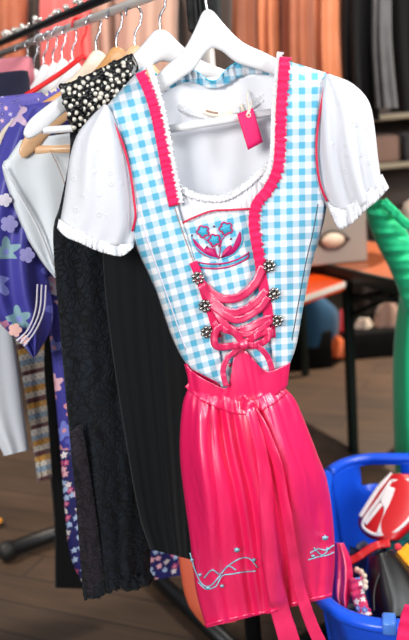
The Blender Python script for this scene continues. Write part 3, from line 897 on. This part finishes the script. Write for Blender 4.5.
obj('neck_lace', ribbon([(160, 162), (172, 181), (186, 192), (204, 198), (224, 198), (242, 189), (258, 175), (272, 161)], 7, PD, lambda x, y: DD(x, y)-.009, 110, 5, .0022, 80, .7), 'white_lace', ft, .001)
obj('back_neck_lace', ribbon([(160, 96), (178, 106), (196, 113), (215, 116), (236, 113), (254, 104), (274, 88)], 8, PD, lambda x, y: -.030, 80, 5, .0015, 60, .5), 'white_lace', bl_, .001)
lbb = obj('neck_label', ribbon([(204, 110), (212, 112.5), (222, 113.5), (232, 112.5), (244, 107)], 8, PD, -.0265, 20, 4), 'cream_tape', bl_, .0008)
obj('label_print', ribbon([(206, 110.5), (212, 112.2), (218, 113)], 2.0, PD, -.0255, 10, 3), 'taupe', lbb, .0004)
obj('label_fold', ribbon([(236, 107), (237, 113)], 8, PD, -.0245, 8, 4), 'white_plain', lbb, .0008)
def slv(L, R, top, bot, seed, off, sag, parent=bl_):
    s = obj('sleeve', tubeg(L, R, PD, lambda t: .012+.026*math.sin(PI*min(1, t*.8+.1)), 22, 40, pleats(3, .008, seed=seed), off, .55, True, lambda u, t: (sag[0]*math.sin(PI*u)*sm(.5, 1, t), sag[1]*math.sin(PI*u)*sm(.5, 1, t))), 'white_cotton', parent)
    n = 80
    obj('sleeve_frill', loft(top, bot, PD, 7, n, lambda x, y, u, t: off+.017*math.sin(PI*min(1, max(0, t)))**.5+.004+(.0020*math.sin(t*62+3*math.sin(t*13))+.0016*math.sin(t*111+2*math.sin(t*29)))*(.4+u)+.003*u), 'white_lace', s, .001)
    obj('sleeve_frill_back', loft(top, bot, PD, 5, 50, lambda x, y, u, t: off-.016*math.sin(PI*min(1, max(0, t)))**.5+.003*math.sin(t*60)*(.4+u)), 'white_lace', s, .001)
    return s
slv([(104, 104), (90, 118), (77, 135), (70, 157), (66, 185), (63, 205), (60, 222)], [(108, 106), (121, 128), (130, 150), (136, 178), (140, 204), (141, 224), (134, 244)],
    [(59, 219), (70, 226), (84, 233), (100, 240), (116, 244), (134, 243)], [(57, 228), (66, 237), (80, 243), (95, 250), (108, 254), (122, 256), (133, 248)], 21, .004, (2, 10))
slv([(326, 74), (317, 100), (313, 130), (313, 160), (317, 186), (326, 206)], [(330, 74), (350, 82), (364, 94), (371, 107), (375, 129), (378, 156), (381, 178)],
    [(325, 198), (334, 207), (346, 206), (358, 199), (371, 188), (382, 174)], [(332, 216), (340, 229), (354, 222), (366, 210), (379, 199), (389, 188)], 33, .004, (7, 15))

# ------------------------------------------------------------------ price tag
tg_ = empty('price_tag', PD(255, 150, .05), 'small pink card price tag on cream string at the neckline', 'price tag')
def quad(p, pl, d, n=6): return loft([p[0], p[3]], [p[1], p[2]], pl, n, n+3, lambda x, y, u, t: d+.003*math.sin(t*2.2))
obj('card', quad([(237, 114), (253, 108), (263, 142), (248, 150)], PD, .02), 'card_pink', tg_, .001)
obj('string', sweep([PD(248, 91, -.022), PD(247, 100, 0), PD(249, 108, .018), PD(246, 116, .023), PD(250, 110, .02), PD(252, 100, .0)], .0012, 6, 40), 'string', tg_)
obj('eyelet_ring', sweep([PD(248.5+2*math.cos(a), 115+2*math.sin(a), .0225) for a in [2*PI*i/14 for i in range(14)]], .0010, 6, None, True), 'string', tg_)

# ------------------------------------------------------------------ pink satin apron
def APT(t): return .038-.010*math.exp(-((t-.085)/.05)**2)+.028*math.sin(PI*min(1, max(0, t-.08)*1.15))
def ap_fold(u, t):
    g = sm(0, .15, t)
    G = lambda c, w: math.exp(-((u-c)/w)**2)
    m = math.sin(PI*min(1, t*1.25))
    k2 = sm(.10, .28, t)
    c1, c2, c3 = .33+.05*t, .44+.03*t, .27-.08*t
    v = .030*G(.18-.04*t, .10)*m*sm(.06, .22, t)-.026*G(c1, .035)*k2*(1-.35*t)-.018*G(c2, .03)*k2*(1-.4*t)-.014*G(c3, .022)*k2*(1-.7*t)+.028*G(.76, .13)*m*sm(.06, .2, t)-.012*G(.64, .03)*k2*(1-.5*t)-.012*G(.90, .03)*sm(.3, .8, t)
    v += g*.0055*math.exp(-t*7)*math.sin(u*2*PI*13+2*math.sin(5*u))+.0022*math.exp(-t*5)*math.sin(u*2*PI*22+2*math.sin(9*u))
    v += .008*t*math.sin(u*2*PI*2.3+.6)+.004*t*math.sin(u*2*PI*5.1+2+1.5*t)
    v += .0035*math.sin(t*9+u*11)*math.sin(PI*t)+.002*math.sin(t*17-u*9+2)*math.sin(PI*t)
    return v*(.4+.6*g)
apron = empty('pink_apron', PD(255, 612, 0), 'shiny hot pink satin apron tied round the waist of the gingham dress', 'apron')
aL = [(184, 364), (187, 375), (189, 385), (183, 402), (180, 430), (180, 460), (184, 495), (190, 540), (196, 590), (206, 628)]
aR = [(290, 362), (286, 376), (285, 387), (295, 399), (306, 424), (318, 455), (327, 480), (333, 520), (335, 560), (332, 597)]
ska = obj('skirt', tubeg(aL, aR, PD, APT, 72, 80, ap_fold, .010, .5), 'satin', apron)
_l, _r = resample(aL, 70), resample(aR, 70)
def _row(t):
    f = max(0, min(1, t))*69; k = min(68, int(f)); f -= k
    return _l[k].lerp(_l[k+1], f), _r[k].lerp(_r[k+1], f)
def AD(px, py, e=.0):
    """how far the apron cloth stands out at this point"""
    lo, hi = 0.0, 1.0
    for _ in range(22):
        t = (lo+hi)/2
        a, b = _row(t)
        u = max(.02, min(.98, (px-a.x)/max(1e-6, b.x-a.x)))
        if lerp(a.y, b.y, u) < py: lo = t
        else: hi = t
    w = math.sin(PI*u)**.5
    return .010+APT(t)*w+ap_fold(u, t)*min(1, w*1.5)+e
# gathered waist flap rising to the bow
obj('waist_gather', loft([(186, 365), (196, 374), (212, 383), (226, 388), (231, 376), (234, 356), (241, 348), (250, 355), (260, 367), (270, 371), (290, 363)],
                         [(190, 392), (200, 396), (214, 402), (228, 408), (236, 410), (242, 412), (248, 412), (254, 410), (262, 404), (274, 396), (287, 386)], PD, 16, 110,
                         lambda x, y, u, t: max(AD(x, max(y, 372), .004), DD(x, y)+.004)+(.0014*math.sin(t*60+2*math.sin(t*19))*(1-.5*u)+.006*math.exp(-((t-.5)/.08)**2))-.006*u*u), 'satin', apron, .0015)
sash = obj('sash', ribbon([(190, 381), (200, 390), (216, 399), (234, 406), (250, 408)], 15, PD, lambda x, y: AD(x, y, .005), 40, 9, .0016, 5, .1), 'satin', apron, .0016)
obj('sash_right', ribbon([(250, 408), (264, 402), (275, 395), (283, 388)], 13, PD, lambda x, y: AD(x, y, .005), 30, 9, .0016, 4, .1), 'satin', sash, .0016)
obj('sash_knot', ribbon([(240, 399), (246, 404), (252, 409), (257, 415)], 12, PD, lambda x, y: AD(250, 407, .019-.0009*((x-249)**2)*.25), 20, 9, .002, 5, .2), 'satin', sash, .003)
obj('sash_tail', ribbon([(249, 408), (256, 430), (262, 456), (266, 490), (268, 530), (272, 570), (279, 605), (289, 640), (296, 668)], 22, PD, lambda x, y: AD(x, y, .021) if y < 605 else .055, 60, 9, .003, 4, .1, lambda t: .45+.55*t), 'coral', sash, .0016)
obj('sash_tail', ribbon([(252, 408), (262, 425), (272, 448), (278, 468), (284, 500), (291, 545), (300, 590), (312, 625), (326, 655)], 13, PD, lambda x, y: AD(x, y, .018) if y < 596 else .05, 60, 9, .003, 5, .1, lambda t: .6+.4*t), 'coral', sash, .0016)
# embroidered vines near the hem
def vine(path, n=50, w=.0013, mat='pale_blue'): return obj('embroidered_vine', sweep([PD(p.x, p.y, AD(p.x, p.y, .002)) for p in resample(path, n)], w, 6), mat, ska)
vine([(190, 553), (195, 570), (202, 584), (210, 586), (218, 578), (224, 570), (232, 563), (242, 558), (250, 559), (258, 568)])
vine([(198, 582), (206, 589), (216, 586), (222, 576), (232, 574), (244, 572), (256, 571)])
vine([(204, 578), (212, 570), (220, 574), (228, 566), (236, 570)], w=.0013)
vine([(310, 553), (318, 549), (326, 550), (334, 545)]); vine([(308, 560), (318, 557), (328, 555), (334, 552)], w=.0013); vine([(314, 548), (322, 555), (330, 548)], w=.0013)
for c, r in (((237, 550), 3.6), ((325, 538), 3.8), ((208, 588), 2.6), ((222, 586), 2.4), ((254, 560), 2.6), ((200, 575), 2.4), ((328, 549), 2.4), ((313, 556), 2.2), ((192, 560), 2.2)):
    V = [PD(c[0]+r*math.cos(a)*(1 if k % 2 else .6), c[1]+r*.8*math.sin(a)*(1 if k % 2 else .6), AD(c[0], c[1], .003)) for k, a in enumerate([2*PI*i/12 for i in range(12)])]
    obj('embroidered_leaf', (V, [tuple(range(12))]), 'pale_blue', ska, .002)
# hem stitching
obj('hem_band', ribbon([(205, 625), (226, 620), (250, 615), (272, 611), (300, 602), (332, 595)], 3, PD, lambda x, y: AD(x, min(y, 611), .001), 60, 3, .001, 12), 'satin', ska, .0012)

# ------------------------------------------------------------------ blue laundry tub with its contents
v_, u_ = Vector((.218, .976, 0)), Vector((.976, -.218, 0))
P0 = Vector((.140, 1.262, 0)); LV, LU, HZ = .742, .56, .50
TC = P0+v_*(LV/2)+u_*(LU/2)
def rrect(a, b, r, n=10):
    pts = []
    for cx, cy, a0 in ((a-r, b-r, 0), (-a+r, b-r, 90), (-a+r, -b+r, 180), (a-r, -b+r, 270)):
        for i in range(n):
            an = math.radians(a0+90*i/(n-1)); pts.append((cx+r*math.cos(an), cy+r*math.sin(an)))
    out = resample(pts+[pts[0]], 97)[:-1]
    return [(p.x, p.y) for p in out]
def tubpt(x, y, z): return TC+u_*x+v_*y+Vector((0, 0, z))
tub = empty('laundry_tub', TC, 'big royal blue plastic laundry tub heaped with bags at bottom right', 'laundry tub')
V, Fc = [], []
zs = [.0, .01, .15, .3, .40, .43, .46, .485, HZ]
for j, z in enumerate(zs):
    k = .80+.2*(z/HZ)
    for (x, y) in rrect(LU/2-.02, LV/2-.02, .13): V.append(tubpt(x*k, y*k, z))
for j in range(len(zs)-1):
    for i in range(96):
        a, b = (j*96+i), (j*96+(i+1) % 96)
        if j in (5, 6):
            mid = rrect(LU/2-.02, LV/2-.02, .13)[i]
            if abs(mid[0]+.125) < .06 and mid[1] > 0: continue
        Fc.append((a, b, b+96, a+96))
Fc.append(tuple(range(96)))
obj('tub_wall', (V, Fc), 'blue_plastic', tub, .006)
rm = obj('rim', sweep([tubpt(x, y, HZ) for x, y in rrect(LU/2-.012, LV/2-.012, .135)], .016, 10, None, True, .8), 'blue_plastic', tub)
obj('rim_clip', box(tubpt(-.125, -LV/2+.012, HZ+.004), (.026, .036, .028), math.atan2(u_.y, u_.x)), 'pale_blue_plastic', tub, bevel=.005)
# dark clothes pile in the bottom
V, Fc = [], []
rr = rrect(1, 1, .3)
V.append(tubpt(0, 0, .40))
for j in range(1, 7):
    for i, (x, y) in enumerate(rr):
        k = j/6*.86
        V.append(tubpt(x*k*(LU/2-.03), y*k*(LV/2-.03), .37-.10*(j/6)**2+.02*math.sin(i*.5+j)+.015*math.sin(i*1.3+2*j)))
for i in range(96): Fc.append((0, 1+i, 1+(i+1) % 96))
for j in range(5):
    for i in range(96):
        a, b = 1+j*96+i, 1+j*96+(i+1) % 96
        Fc.append((a, b, b+96, a+96))
tag(obj('clothes_pile', (V, Fc), 'navy', None, .004), 'dark navy folded cloth filling the bottom of the blue tub', 'cloth')
def tiltplane(px, py, z, n): return Plane(atz(px, py, z), n)
# red bag with white trim
RBp = tiltplane(384, 510, .47, (-.15, -.75, .65))
rbag = empty('red_bag', RBp(384, 510, -.03), 'red leather bag with white piping and white shape lying in the blue tub', 'bag')
obj('body', tubeg([(388, 474), (374, 494), (358, 521), (366, 536), (379, 541)], [(412, 474), (424, 480), (428, 500), (420, 520), (400, 540)], RBp, .035, 20, 24, None, -.02, .35, True), 'bag_red', rbag)
obj('white_piping', sweep(onpl(RBp, [(391, 481), (379, 499), (363, 522), (367, 531), (379, 535), (394, 532), (408, 520), (420, 500), (420, 486), (408, 480), (391, 481)], .010), .0045, 8, 60), 'bag_white', rbag)
obj('edge_piping', sweep(onpl(RBp, [(392, 474), (378, 489), (360, 517)], .0), .006, 8, 30), 'bag_white', rbag)
obj('white_panel', loft([(388, 486), (380, 500), (384, 510), (376, 534)], [(397, 489), (396, 500), (390, 515), (382, 535)], RBp, 8, 20, lambda x, y, u, t: .013), 'bag_white', rbag, .002)
obj('white_panel_arm', ribbon([(381, 504), (373, 514), (365, 524)], 4, RBp, .013, 16, 4), 'bag_white', rbag, .002)
# black bag
BBp = tiltplane(388, 585, .43, (-.1, -.7, .7))
bb2 = empty('black_bag', BBp(388, 600, -.04), 'soft black leather bag slumped at the front of the blue tub', 'bag')
obj('body', tubeg([(368, 556), (366, 566), (365, 578), (366, 592), (371, 618)], [(394, 549), (406, 562), (418, 580), (428, 600), (430, 618)], BBp, .06, 22, 26, pleats(2, .012, seed=3), -.02, .5, True), 'black_leather', bb2)
obj('flap_seam', sweep(onpl(BBp, [(386, 552), (380, 570), (374, 592), (374, 612)], .035), .003, 8, 30), 'black_leather', bb2)
# pink pouch, flowered ribbon, red strap, small bits
PKp = tiltplane(343, 575, .46, (-.2, -.75, .6))
tag(obj('pink_pouch', tubeg([(334, 543), (333, 570), (334, 598), (342, 611)], [(344, 543), (351, 560), (353, 580), (348, 606)], PKp, .03, 18, 22, pleats(2, .006, seed=5), -.01, .5, True), 'coral'),
    'hot pink pouch standing at the left inside the blue tub', 'pouch')
tag(obj('flowered_ribbon', ribbon([(355, 578), (357, 590), (360, 602), (366, 617)], 13, PKp, .02, 24, 6, .004, 6, .8), 'flower_ribbon', None, .003),
    'pink ribbon printed with small flowers between pink pouch and black bag', 'ribbon')
tag(obj('red_strap', ribbon([(348, 562), (358, 557), (368, 550), (378, 545), (390, 543)], 8, tiltplane(366, 554, .47, (-.15, -.75, .65)), .0, 24, 5, .002, 4), 'bag_red', None, .006),
    'red leather strap lying over the dark pile above the black bag', 'strap')
tag(obj('white_flower_clip', join(*[ball(atz(x, y, .46), .007, 8, 6) for x, y in ((357, 570), (361, 572), (364, 576), (365, 582), (365, 587))]), 'cream_cloth'),
    'cream beaded clip beside the pink pouch in the blue tub', 'hair clip')
tag(obj('red_pompom', ball(atz(398, 547, .50), .008, 12, 8), 'red_cloth'), 'tiny red pompom at the top edge of the black bag', 'pompom')
tag(obj('teal_scarf', ribbon([(384, 543), (398, 538), (414, 528), (430, 520)], 18, tiltplane(404, 540, .40, (-.1, -.7, .7)), .0, 20, 6, .006, 5), 'teal', None, .006), 'dark teal scarf under the red bag in the blue tub', 'scarf')
tag(obj('yellow_cloth', ribbon([(402, 548), (410, 558), (420, 568)], 14, tiltplane(408, 556, .47, (-.1, -.7, .7)), .0, 16, 6, .004, 4), 'yellow', None, .006), 'orange yellow cloth at the right edge beside the black bag', 'cloth')
tag(obj('pink_sash_end', ribbon([(412, 606), (408, 618), (405, 632), (402, 650), (400, 672)], 15, tiltplane(408, 625, .515, (-.1, -.95, .3)), .02, 24, 6, .003, 5), 'pink', None, .003),
    'pink cloth end hanging over the front rim of the blue tub', 'cloth')

# ------------------------------------------------------------------ beer table, case and orange table
tA, tB = atz(312, 260, .815), atz(398, 280, .815)
td = (tB-tA).normalized(); tn = Vector((-td.y, td.x, 0))
if tn.y < 0: tn = -tn
def tpt(a, b, z): q = tA+td*a+tn*b; return Vector((q.x, q.y, z))
table = empty('beer_table', tpt(.3, .25, 0), 'folding table with dark green steel frame and orange brown top carrying the grey case', 'table')
ang = math.atan2(td.y, td.x)
c = tpt(.1, .22, .804)
obj('table_top', box(c, (1.5, .44, .022), ang), 'orange_wood', table, bevel=.004)
obj('apron_rail', box(tpt(.1, -.004, .7885), (1.5, .014, .055), ang), 'green_steel', table, bevel=.003)
obj('apron_rail', box(tpt(.1, .43, .7885), (1.5, .014, .055), ang), 'green_steel', table, bevel=.003)
lg = atz(350, 467, 0)
# the leg stands where the sight line of its foot meets the table's front edge
a0 = min((k*.002 for k in range(600)), key=lambda k: abs(proj(tpt(k, .03, .36))[0]-350.5))
for b in (.03, .40): obj('leg', box(tpt(a0, b, .385), (.034, .034, .77), ang), 'green_steel', table, bevel=.003)
obj('leg_brace', box(tpt(a0, .215, .67), (.022, .36, .022), ang), 'green_steel', table)
obj('leg_brace', sweep([tpt(a0, .03, .60), tpt(a0+.30, .215, .785)], .010, 8), 'green_steel', table)
obj('long_brace', sweep([tpt(a0, .03, .69), tpt(a0+.5, .03, .75)], .012, 8), 'green_steel', table)
for b in (.03, .40): obj('leg', box(tpt(a0-.95, b, .385), (.034, .034, .77), ang), 'green_steel', table, bevel=.003)
# case on the table
CPl = vplane(atz(334, 265, .816)+Vector((0, .01, 0)), 0)
cb, ct = CPl(368, 265), CPl(372, 176)
cl = CPl(304, 263)
case = empty('metal_case', (cl.x/2+cb.x/2, cb.y+.1, .815), 'taupe metal case with a cream oval badge standing on the table', 'case')
zb = .816
obj('shell', box(((cl.x+cb.x)/2, cb.y+.13, zb+.165), (cb.x-cl.x, .26, .33)), 'case_grey', case, bevel=.008, smooth=False)
bc = CPl(333, 240, .004)
obj('badge_ring', sweep([bc+Vector((math.cos(a)*.050, 0, math.sin(a)*.034)) for a in [2*PI*i/32 for i in range(32)]], .007, 8, None, True), 'case_dark', case)
V = [bc+Vector((0, -.006, 0))]+[bc+Vector((math.cos(a)*.048, -.003, math.sin(a)*.032)) for a in [2*PI*i/32 for i in range(32)]]
obj('badge_disc', (V, [(0, 1+i, 1+(i+1) % 32) for i in range(32)]), 'case_disc', case, .004)
for sx in (-1, 1): obj('badge_lug', ball(bc+Vector((sx*.058, 0, 0)), .011, 10, 8), 'case_dark', case)
# nearer orange table end with a white edge
OZ = .772
q0, q1, q2 = atz(344, 281, OZ), atz(312, 272.5, OZ), atz(304, 295, OZ)
e1, e2 = (q1-q0).normalized(), (q2-q0).normalized()
def opt(a, b, z): q = q0+e1*a+e2*b; return Vector((q.x, q.y, z))
orange = empty('orange_table', opt(.25, .6, 0), 'bright orange table end with a white edge beside the gingham dress', 'table')
def prism(c, z0, z1): return [Vector((p.x, p.y, z)) for z in (z0, z1) for p in c], [(0, 1, 2, 3), (4, 5, 6, 7), (0, 1, 5, 4), (1, 2, 6, 5), (2, 3, 7, 6), (3, 0, 4, 7)]
obj('table_top', prism([opt(0, 0, 0), opt(.5, 0, 0), opt(.5, 1.1, 0), opt(0, 1.1, 0)], OZ-.036, OZ), 'orange_top', orange, smooth=False)
obj('edge_strip', prism([opt(-.006, -.004, 0), opt(.004, -.004, 0), opt(.004, 1.1, 0), opt(-.006, 1.1, 0)], OZ-.024, OZ-.003), 'white_edge', orange, smooth=False)
for a, b in ((.06, .62), (.44, .62), (.06, 1.04), (.44, 1.04)): obj('leg', box(opt(a, b, (OZ-.036)/2), (.03, .03, OZ-.036), math.atan2(e2.y, e2.x)), 'green_steel', orange)
# ------------------------------------------------------------------ bags under the tables
CR = vplane((0, 4.15, 0), 0)
c1, c2 = CR(258, 378), CR(334, 372)
crate = tag(obj('black_crate', box(((c1.x+c2.x)/2, 4.35, .11), (c2.x-c1.x, .4, .22)), 'crate', None, bevel=.01), 'low black crate on the floor under the orange table', 'crate')
c3, c4 = CR(335, 372), CR(420, 365)
crate2 = tag(obj('black_crate', box(((c3.x+c4.x)/2, 4.45, .08), (c4.x-c3.x, .4, .16)), 'crate', None, bevel=.01), 'low black crate on the floor behind the table leg', 'crate')
def lump(name, x0, x1, y0, y1, pl, mat, label, cat, T=.09, seed=0, group=None):
    L = [(lerp(x0, x1, .3), y0), (x0+1, lerp(y0, y1, .3)), (x0, lerp(y0, y1, .7)), (lerp(x0, x1, .12), y1)]
    R = [(lerp(x0, x1, .7), y0), (x1-1, lerp(y0, y1, .3)), (x1, lerp(y0, y1, .7)), (lerp(x0, x1, .88), y1)]
    return tag(obj(name, tubeg(L, R, pl, T, 16, 18, pleats(2, .02, seed=seed), 0, .5, True), mat), label, cat, group)
L1, L2, L3 = vplane((0, 4.28, 0), 0), vplane((0, 4.40, 0), 0), vplane((0, 4.25, 0), 0)
lump('denim_bag', 282, 339, 296, 348, L3, 'denim', 'blurred blue denim bag on the crate under the orange table', 'bag', .11, 1)
lump('red_pouch', 337, 346, 310, 332, L1, 'red_cloth', 'small red pouch just left of the dark table leg', 'pouch', .04, 2)
lump('brown_bag', 312, 334, 330, 360, L2, 'stuff_brown', 'brown leather bag half hidden behind the denim bag', 'bag', .07, 3)
lump('cream_bag', 352, 376, 318, 358, L2, 'stuff_cream', 'cream canvas bag right of the dark table leg', 'bag', .07, 4)
lump('orange_bag', 326, 346, 336, 358, L3, 'stuff_orange', 'small orange bag below the red pouch', 'bag', .05, 5)
lump('grey_bag', 374, 402, 300, 352, L2, 'taupe', 'taupe bag at right behind the green dress', 'bag', .08, 6)

# ------------------------------------------------------------------ green dress on a dress form at the right edge
GX = atz(418, 600, .0)
GP = vplane((.60, 2.30, 0), -10)
gc = GP(432, 330); 
form = empty('dress_form', (gc.x, gc.y, 0), 'cream dress form at the right edge wearing the green dress', 'dress form')
V, Fc = [], []
prof = [(.70, .10, .08), (.80, .15, .10), (.92, .13, .09), (1.02, .105, .08), (1.12, .135, .10), (1.20, .15, .10), (1.245, .13, .08), (1.27, .07, .055), (1.31, .05, .05), (1.34, .045, .045)]
for z, a, b in prof:
    for i in range(24): V.append(Vector((gc.x+.62*a*math.cos(2*PI*i/24), gc.y+.62*b*math.sin(2*PI*i/24), z-.10)))
for j in range(len(prof)-1):
    for i in range(24): Fc.append((j*24+i, j*24+(i+1) % 24, (j+1)*24+(i+1) % 24, (j+1)*24+i))
Fc.append(tuple(range(24))); Fc.append(tuple((len(prof)-1)*24+i for i in range(24)))
obj('torso', (V, Fc), 'skin_form', form)
obj('stand_pole', cyl((gc.x, gc.y, .02), (gc.x, gc.y, .62), .014), 'black_metal', form)
obj('base_plate', sweep([(gc.x, gc.y, .0), (gc.x, gc.y, .02)], .16, 28), 'black_metal', form)
gd = empty('green_dress', GP(425, 472), 'emerald green dress with gathered sleeve hanging at the right edge', 'dress')
obj('body', tubeg([(404, 250), (401, 285), (396, 320), (393, 360), (393, 410), (395, 473)], [(452, 226), (456, 285), (460, 340), (464, 400), (470, 440), (474, 470)], GP, .11, 30, 44, pleats(4, .012, seed=14)), 'green', gd)
GPs = vplane((.56, 2.13, 0), -10)
obj('sleeve', tubeg([(376, 199), (366, 209), (369, 225), (377, 245), (388, 266), (398, 290), (404, 312)], [(388, 200), (394, 208), (402, 222), (412, 240), (424, 262), (432, 285), (436, 308)], GPs, .035, 22, 50,
                    lambda u, t: .005*math.sin(t*42+u*3)+.003*math.sin(t*77+2)), 'green', gd)
obj('shoulder_strap', ribbon([(383, 201), (394, 212), (404, 222), (416, 230)], 9, GPs, .045, 24, 5, .003, 6), 'green', gd, .004)

# ------------------------------------------------------------------ shelf unit and background clothes
SX0, SX1, SY = vplane((0, 4.9, 0), 0)(362, 170).x, 3.0, 4.9
sh = empty('shelf_unit', ((SX0+SX1)/2, SY, 0), 'taupe shelf unit with cream shelf edges behind the right sleeve', 'shelf unit')
obj('back_board', box(((SX0+SX1)/2, SY+.38, .70), (SX1-SX0, .02, 1.40)), 'shelf_taupe', sh)
for x in (SX0+.012, SX1-.012): obj('side_board', box((x, SY+.19, .70), (.024, .38, 1.40)), 'shelf_taupe', sh)
vS = vplane((0, SY-.01, 0), 0)
for py in (117, 166, 215):
    z = vS(390, py).z
    s_ = obj('shelf', box(((SX0+SX1)/2, SY+.19, z), (SX1-SX0-.05, .36, .02)), 'shelf_taupe', sh)
    obj('shelf_edge', box(((SX0+SX1)/2, SY-.004, z), (SX1-SX0, .016, .032)), 'shelf_edge', s_)
for k in range(2):
    x = SX0+.16+.22*k; z0 = vS(390, 166).z
    tag(obj('folded_clothes', box((x, SY+.18, z0+.10), (.18, .3, .17)), ('taupe', 'grey_denim', 'taupe', 'dark_brown')[k], None, bevel=.02),
        ('taupe folded clothes on the middle shelf, nearest the white sleeve', 'grey folded clothes on the middle shelf', 'taupe folded clothes on the middle shelf at the right', 'dark brown folded clothes at the far right of the middle shelf')[k], 'clothes', 'folded clothes on the shelf')
def brack(name, y, x0, x1, z, label):
    r = empty(name, ((x0+x1)/2, y, 0), label, 'clothes rack')
    obj('hanging_rail', cyl((x0, y, z), (x1, y, z), .014), 'dull_steel', r)
    for x in (x0, x1):
        obj('post', cyl((x, y, .02), (x, y, z), .014), 'black_metal', r)
        obj('foot', box((x, y, .02), (.05, .5, .04)), 'black_metal', r)
brack('background_rack', 3.35, .05, 1.30, 1.99, 'blurred clothes rack behind the right shoulder of the dress')
brack('background_rack', 3.05, -1.35, .0, 1.92, 'blurred clothes rack behind the row of coat hangers')
def coat(x0, x1, yb, Y, mat, label, cat, grp, seed, T=.10, top=-60):
    pl = vplane((0, Y, 0), 0)
    xm = (x0+x1)/2
    w = x1-x0
    return tag(obj({'coat': 'leather_coat', 'trousers': 'grey_trousers'}.get(cat, cat), tubeg([(xm-w*.2, top+25), (x0+1, top+32), (x0, 40), (x0+4, yb)], [(xm+w*.2, top+25), (x1-1, top+30), (x1, 40), (x1+6, yb)], pl, T, 20, 30, pleats(3, .03, seed=seed)), mat), label, cat, grp)
G1 = 'leather coats on the right background rack'
coat(222, 256, 135, 3.30, 'brown_leather', 'brown leather coat nearest the white hanger on the blurred rack', 'coat', G1, 1)
coat(250, 284, 140, 3.38, 'tan_leather', 'tan leather coat second from the left on the blurred right rack', 'coat', G1, 2)
coat(282, 314, 140, 3.30, 'rust', 'rust brown leather coat third from the left on the blurred right rack', 'coat', G1, 3)
coat(308, 344, 140, 3.38, 'tan_leather', 'tan leather coat just left of the black coats', 'coat', G1, 4)
coat(340, 374, 120, 3.34, 'black_cloth', 'black coat right of the tan leather coats', 'coat', G1, 5)
coat(372, 392, 108, 3.22, 'grey_denim', 'washed grey denim trousers hanging among black coats', 'trousers', None, 6, .05)
coat(386, 425, 112, 3.40, 'black_cloth', 'black coat right of the washed grey denim trousers', 'coat', G1, 7)
G2 = 'clothes on the left background rack'
coat(-22, 30, 110, 3.05, 'rust', 'rust brown jacket at top left behind the hooks', 'jacket', G2, 8, top=-40)
coat(18, 52, 110, 3.12, 'dark_brown', 'dark brown jacket second from left behind the hooks', 'jacket', G2, 9, top=-40)
coat(40, 92, 120, 3.00, 'salmon', 'salmon pink shirt behind the hooks of the white hangers', 'shirt', G2, 10, top=-40)
coat(78, 122, 130, 3.10, 'taupe', 'taupe jacket behind the wooden hangers', 'jacket', G2, 11, top=-40)
coat(116, 178, 140, 3.02, 'taupe', 'wide taupe jacket behind the white hanger and ribbed post', 'jacket', G2, 12, top=-40)
coat(168, 232, 150, 3.12, 'dark_brown', 'dark brown coat visible under the neck of the front hanger', 'coat', G2, 13, top=-40)
tag(obj('yellow_tag', ball(atz(-2, 524, .01)+Vector((0, 0, .012)), .02, 12, 8, (1, 1, .5)), 'yellow'), 'small yellow ball lying on the floor at the left edge', 'toy')

# ------------------------------------------------------------------ light
w = bpy.data.worlds.new('World'); scene.world = w; w.use_nodes = True
w.node_tree.nodes['Background'].inputs[0].default_value = (.86, .92, 1, 1)
w.node_tree.nodes['Background'].inputs[1].default_value = .42
def area(name, loc, tgt, size, e, col=(1, 1, 1)):
    l = bpy.data.lights.new(name, 'AREA'); l.energy = e; l.size = size; l.color = col
    o = bpy.data.objects.new(name, l); COL.objects.link(o); o.location = loc
    o.rotation_euler = (Vector(tgt)-Vector(loc)).to_track_quat('-Z', 'Y').to_euler()
    return o
area('key_light', (-.95, -1.05, 2.0), (.08, 1.3, .9), 0.7, 66, (1, .985, .965))  # added flash-like key near the camera, brings out the satin highlights
area('side_fill', (2.2, -.6, 2.6), (.5, 1.8, 1.0), 1.2, 64, (.95, .98, 1))  # added fill from the right, lifts the green dress and the tub
def spot(name, loc, tgt, ang, e, col, blend=.25, r=.03):
    l = bpy.data.lights.new(name, 'SPOT'); l.energy = e; l.spot_size = math.radians(ang); l.spot_blend = blend; l.color = col; l.shadow_soft_size = r
    o = bpy.data.objects.new(name, l); COL.objects.link(o); o.location = loc
    o.rotation_euler = (Vector(tgt)-Vector(loc)).to_track_quat('-Z', 'Y').to_euler()
area('table_fill', (1.5, 1.5, 2.7), (.5, 3.4, .5), .5, 60, (1, .93, .84))  # added fill for the tables and floor behind the dress, no real fixture
spot('sun_patch_right', (1.9, 4.3, 3.3), (.72, 3.5, 0), 38, 900, (1, .86, .7))  # spot standing in for the sun patch on the floor at right
spot('sun_patch_left', (-2.4, 2.0, 3.2), (-.85, 2.9, 0), 30, 420, (1, .86, .7))  # spot imitating the sunlit patches on the left floor
spot('coats_fill', (.9, 1.9, 3.3), (.45, 3.4, 1.5), 44, 120, (1, .9, .8))  # invented spot that brightens the leather coats
spot('rear_left_fill', (-.8, 1.9, 3.3), (-.55, 3.1, 1.6), 44, 260, (1, .92, .86))  # extra spot put in to brighten the clothes behind the hangers

vs = scene.view_settings
scene.display_settings.display_device = 'sRGB'
vs.view_transform = 'Standard'; vs.look = 'None'; vs.gamma = 1.0; vs.use_curve_mapping = False
vs.exposure = 0.0
scene.cycles.use_denoising = True
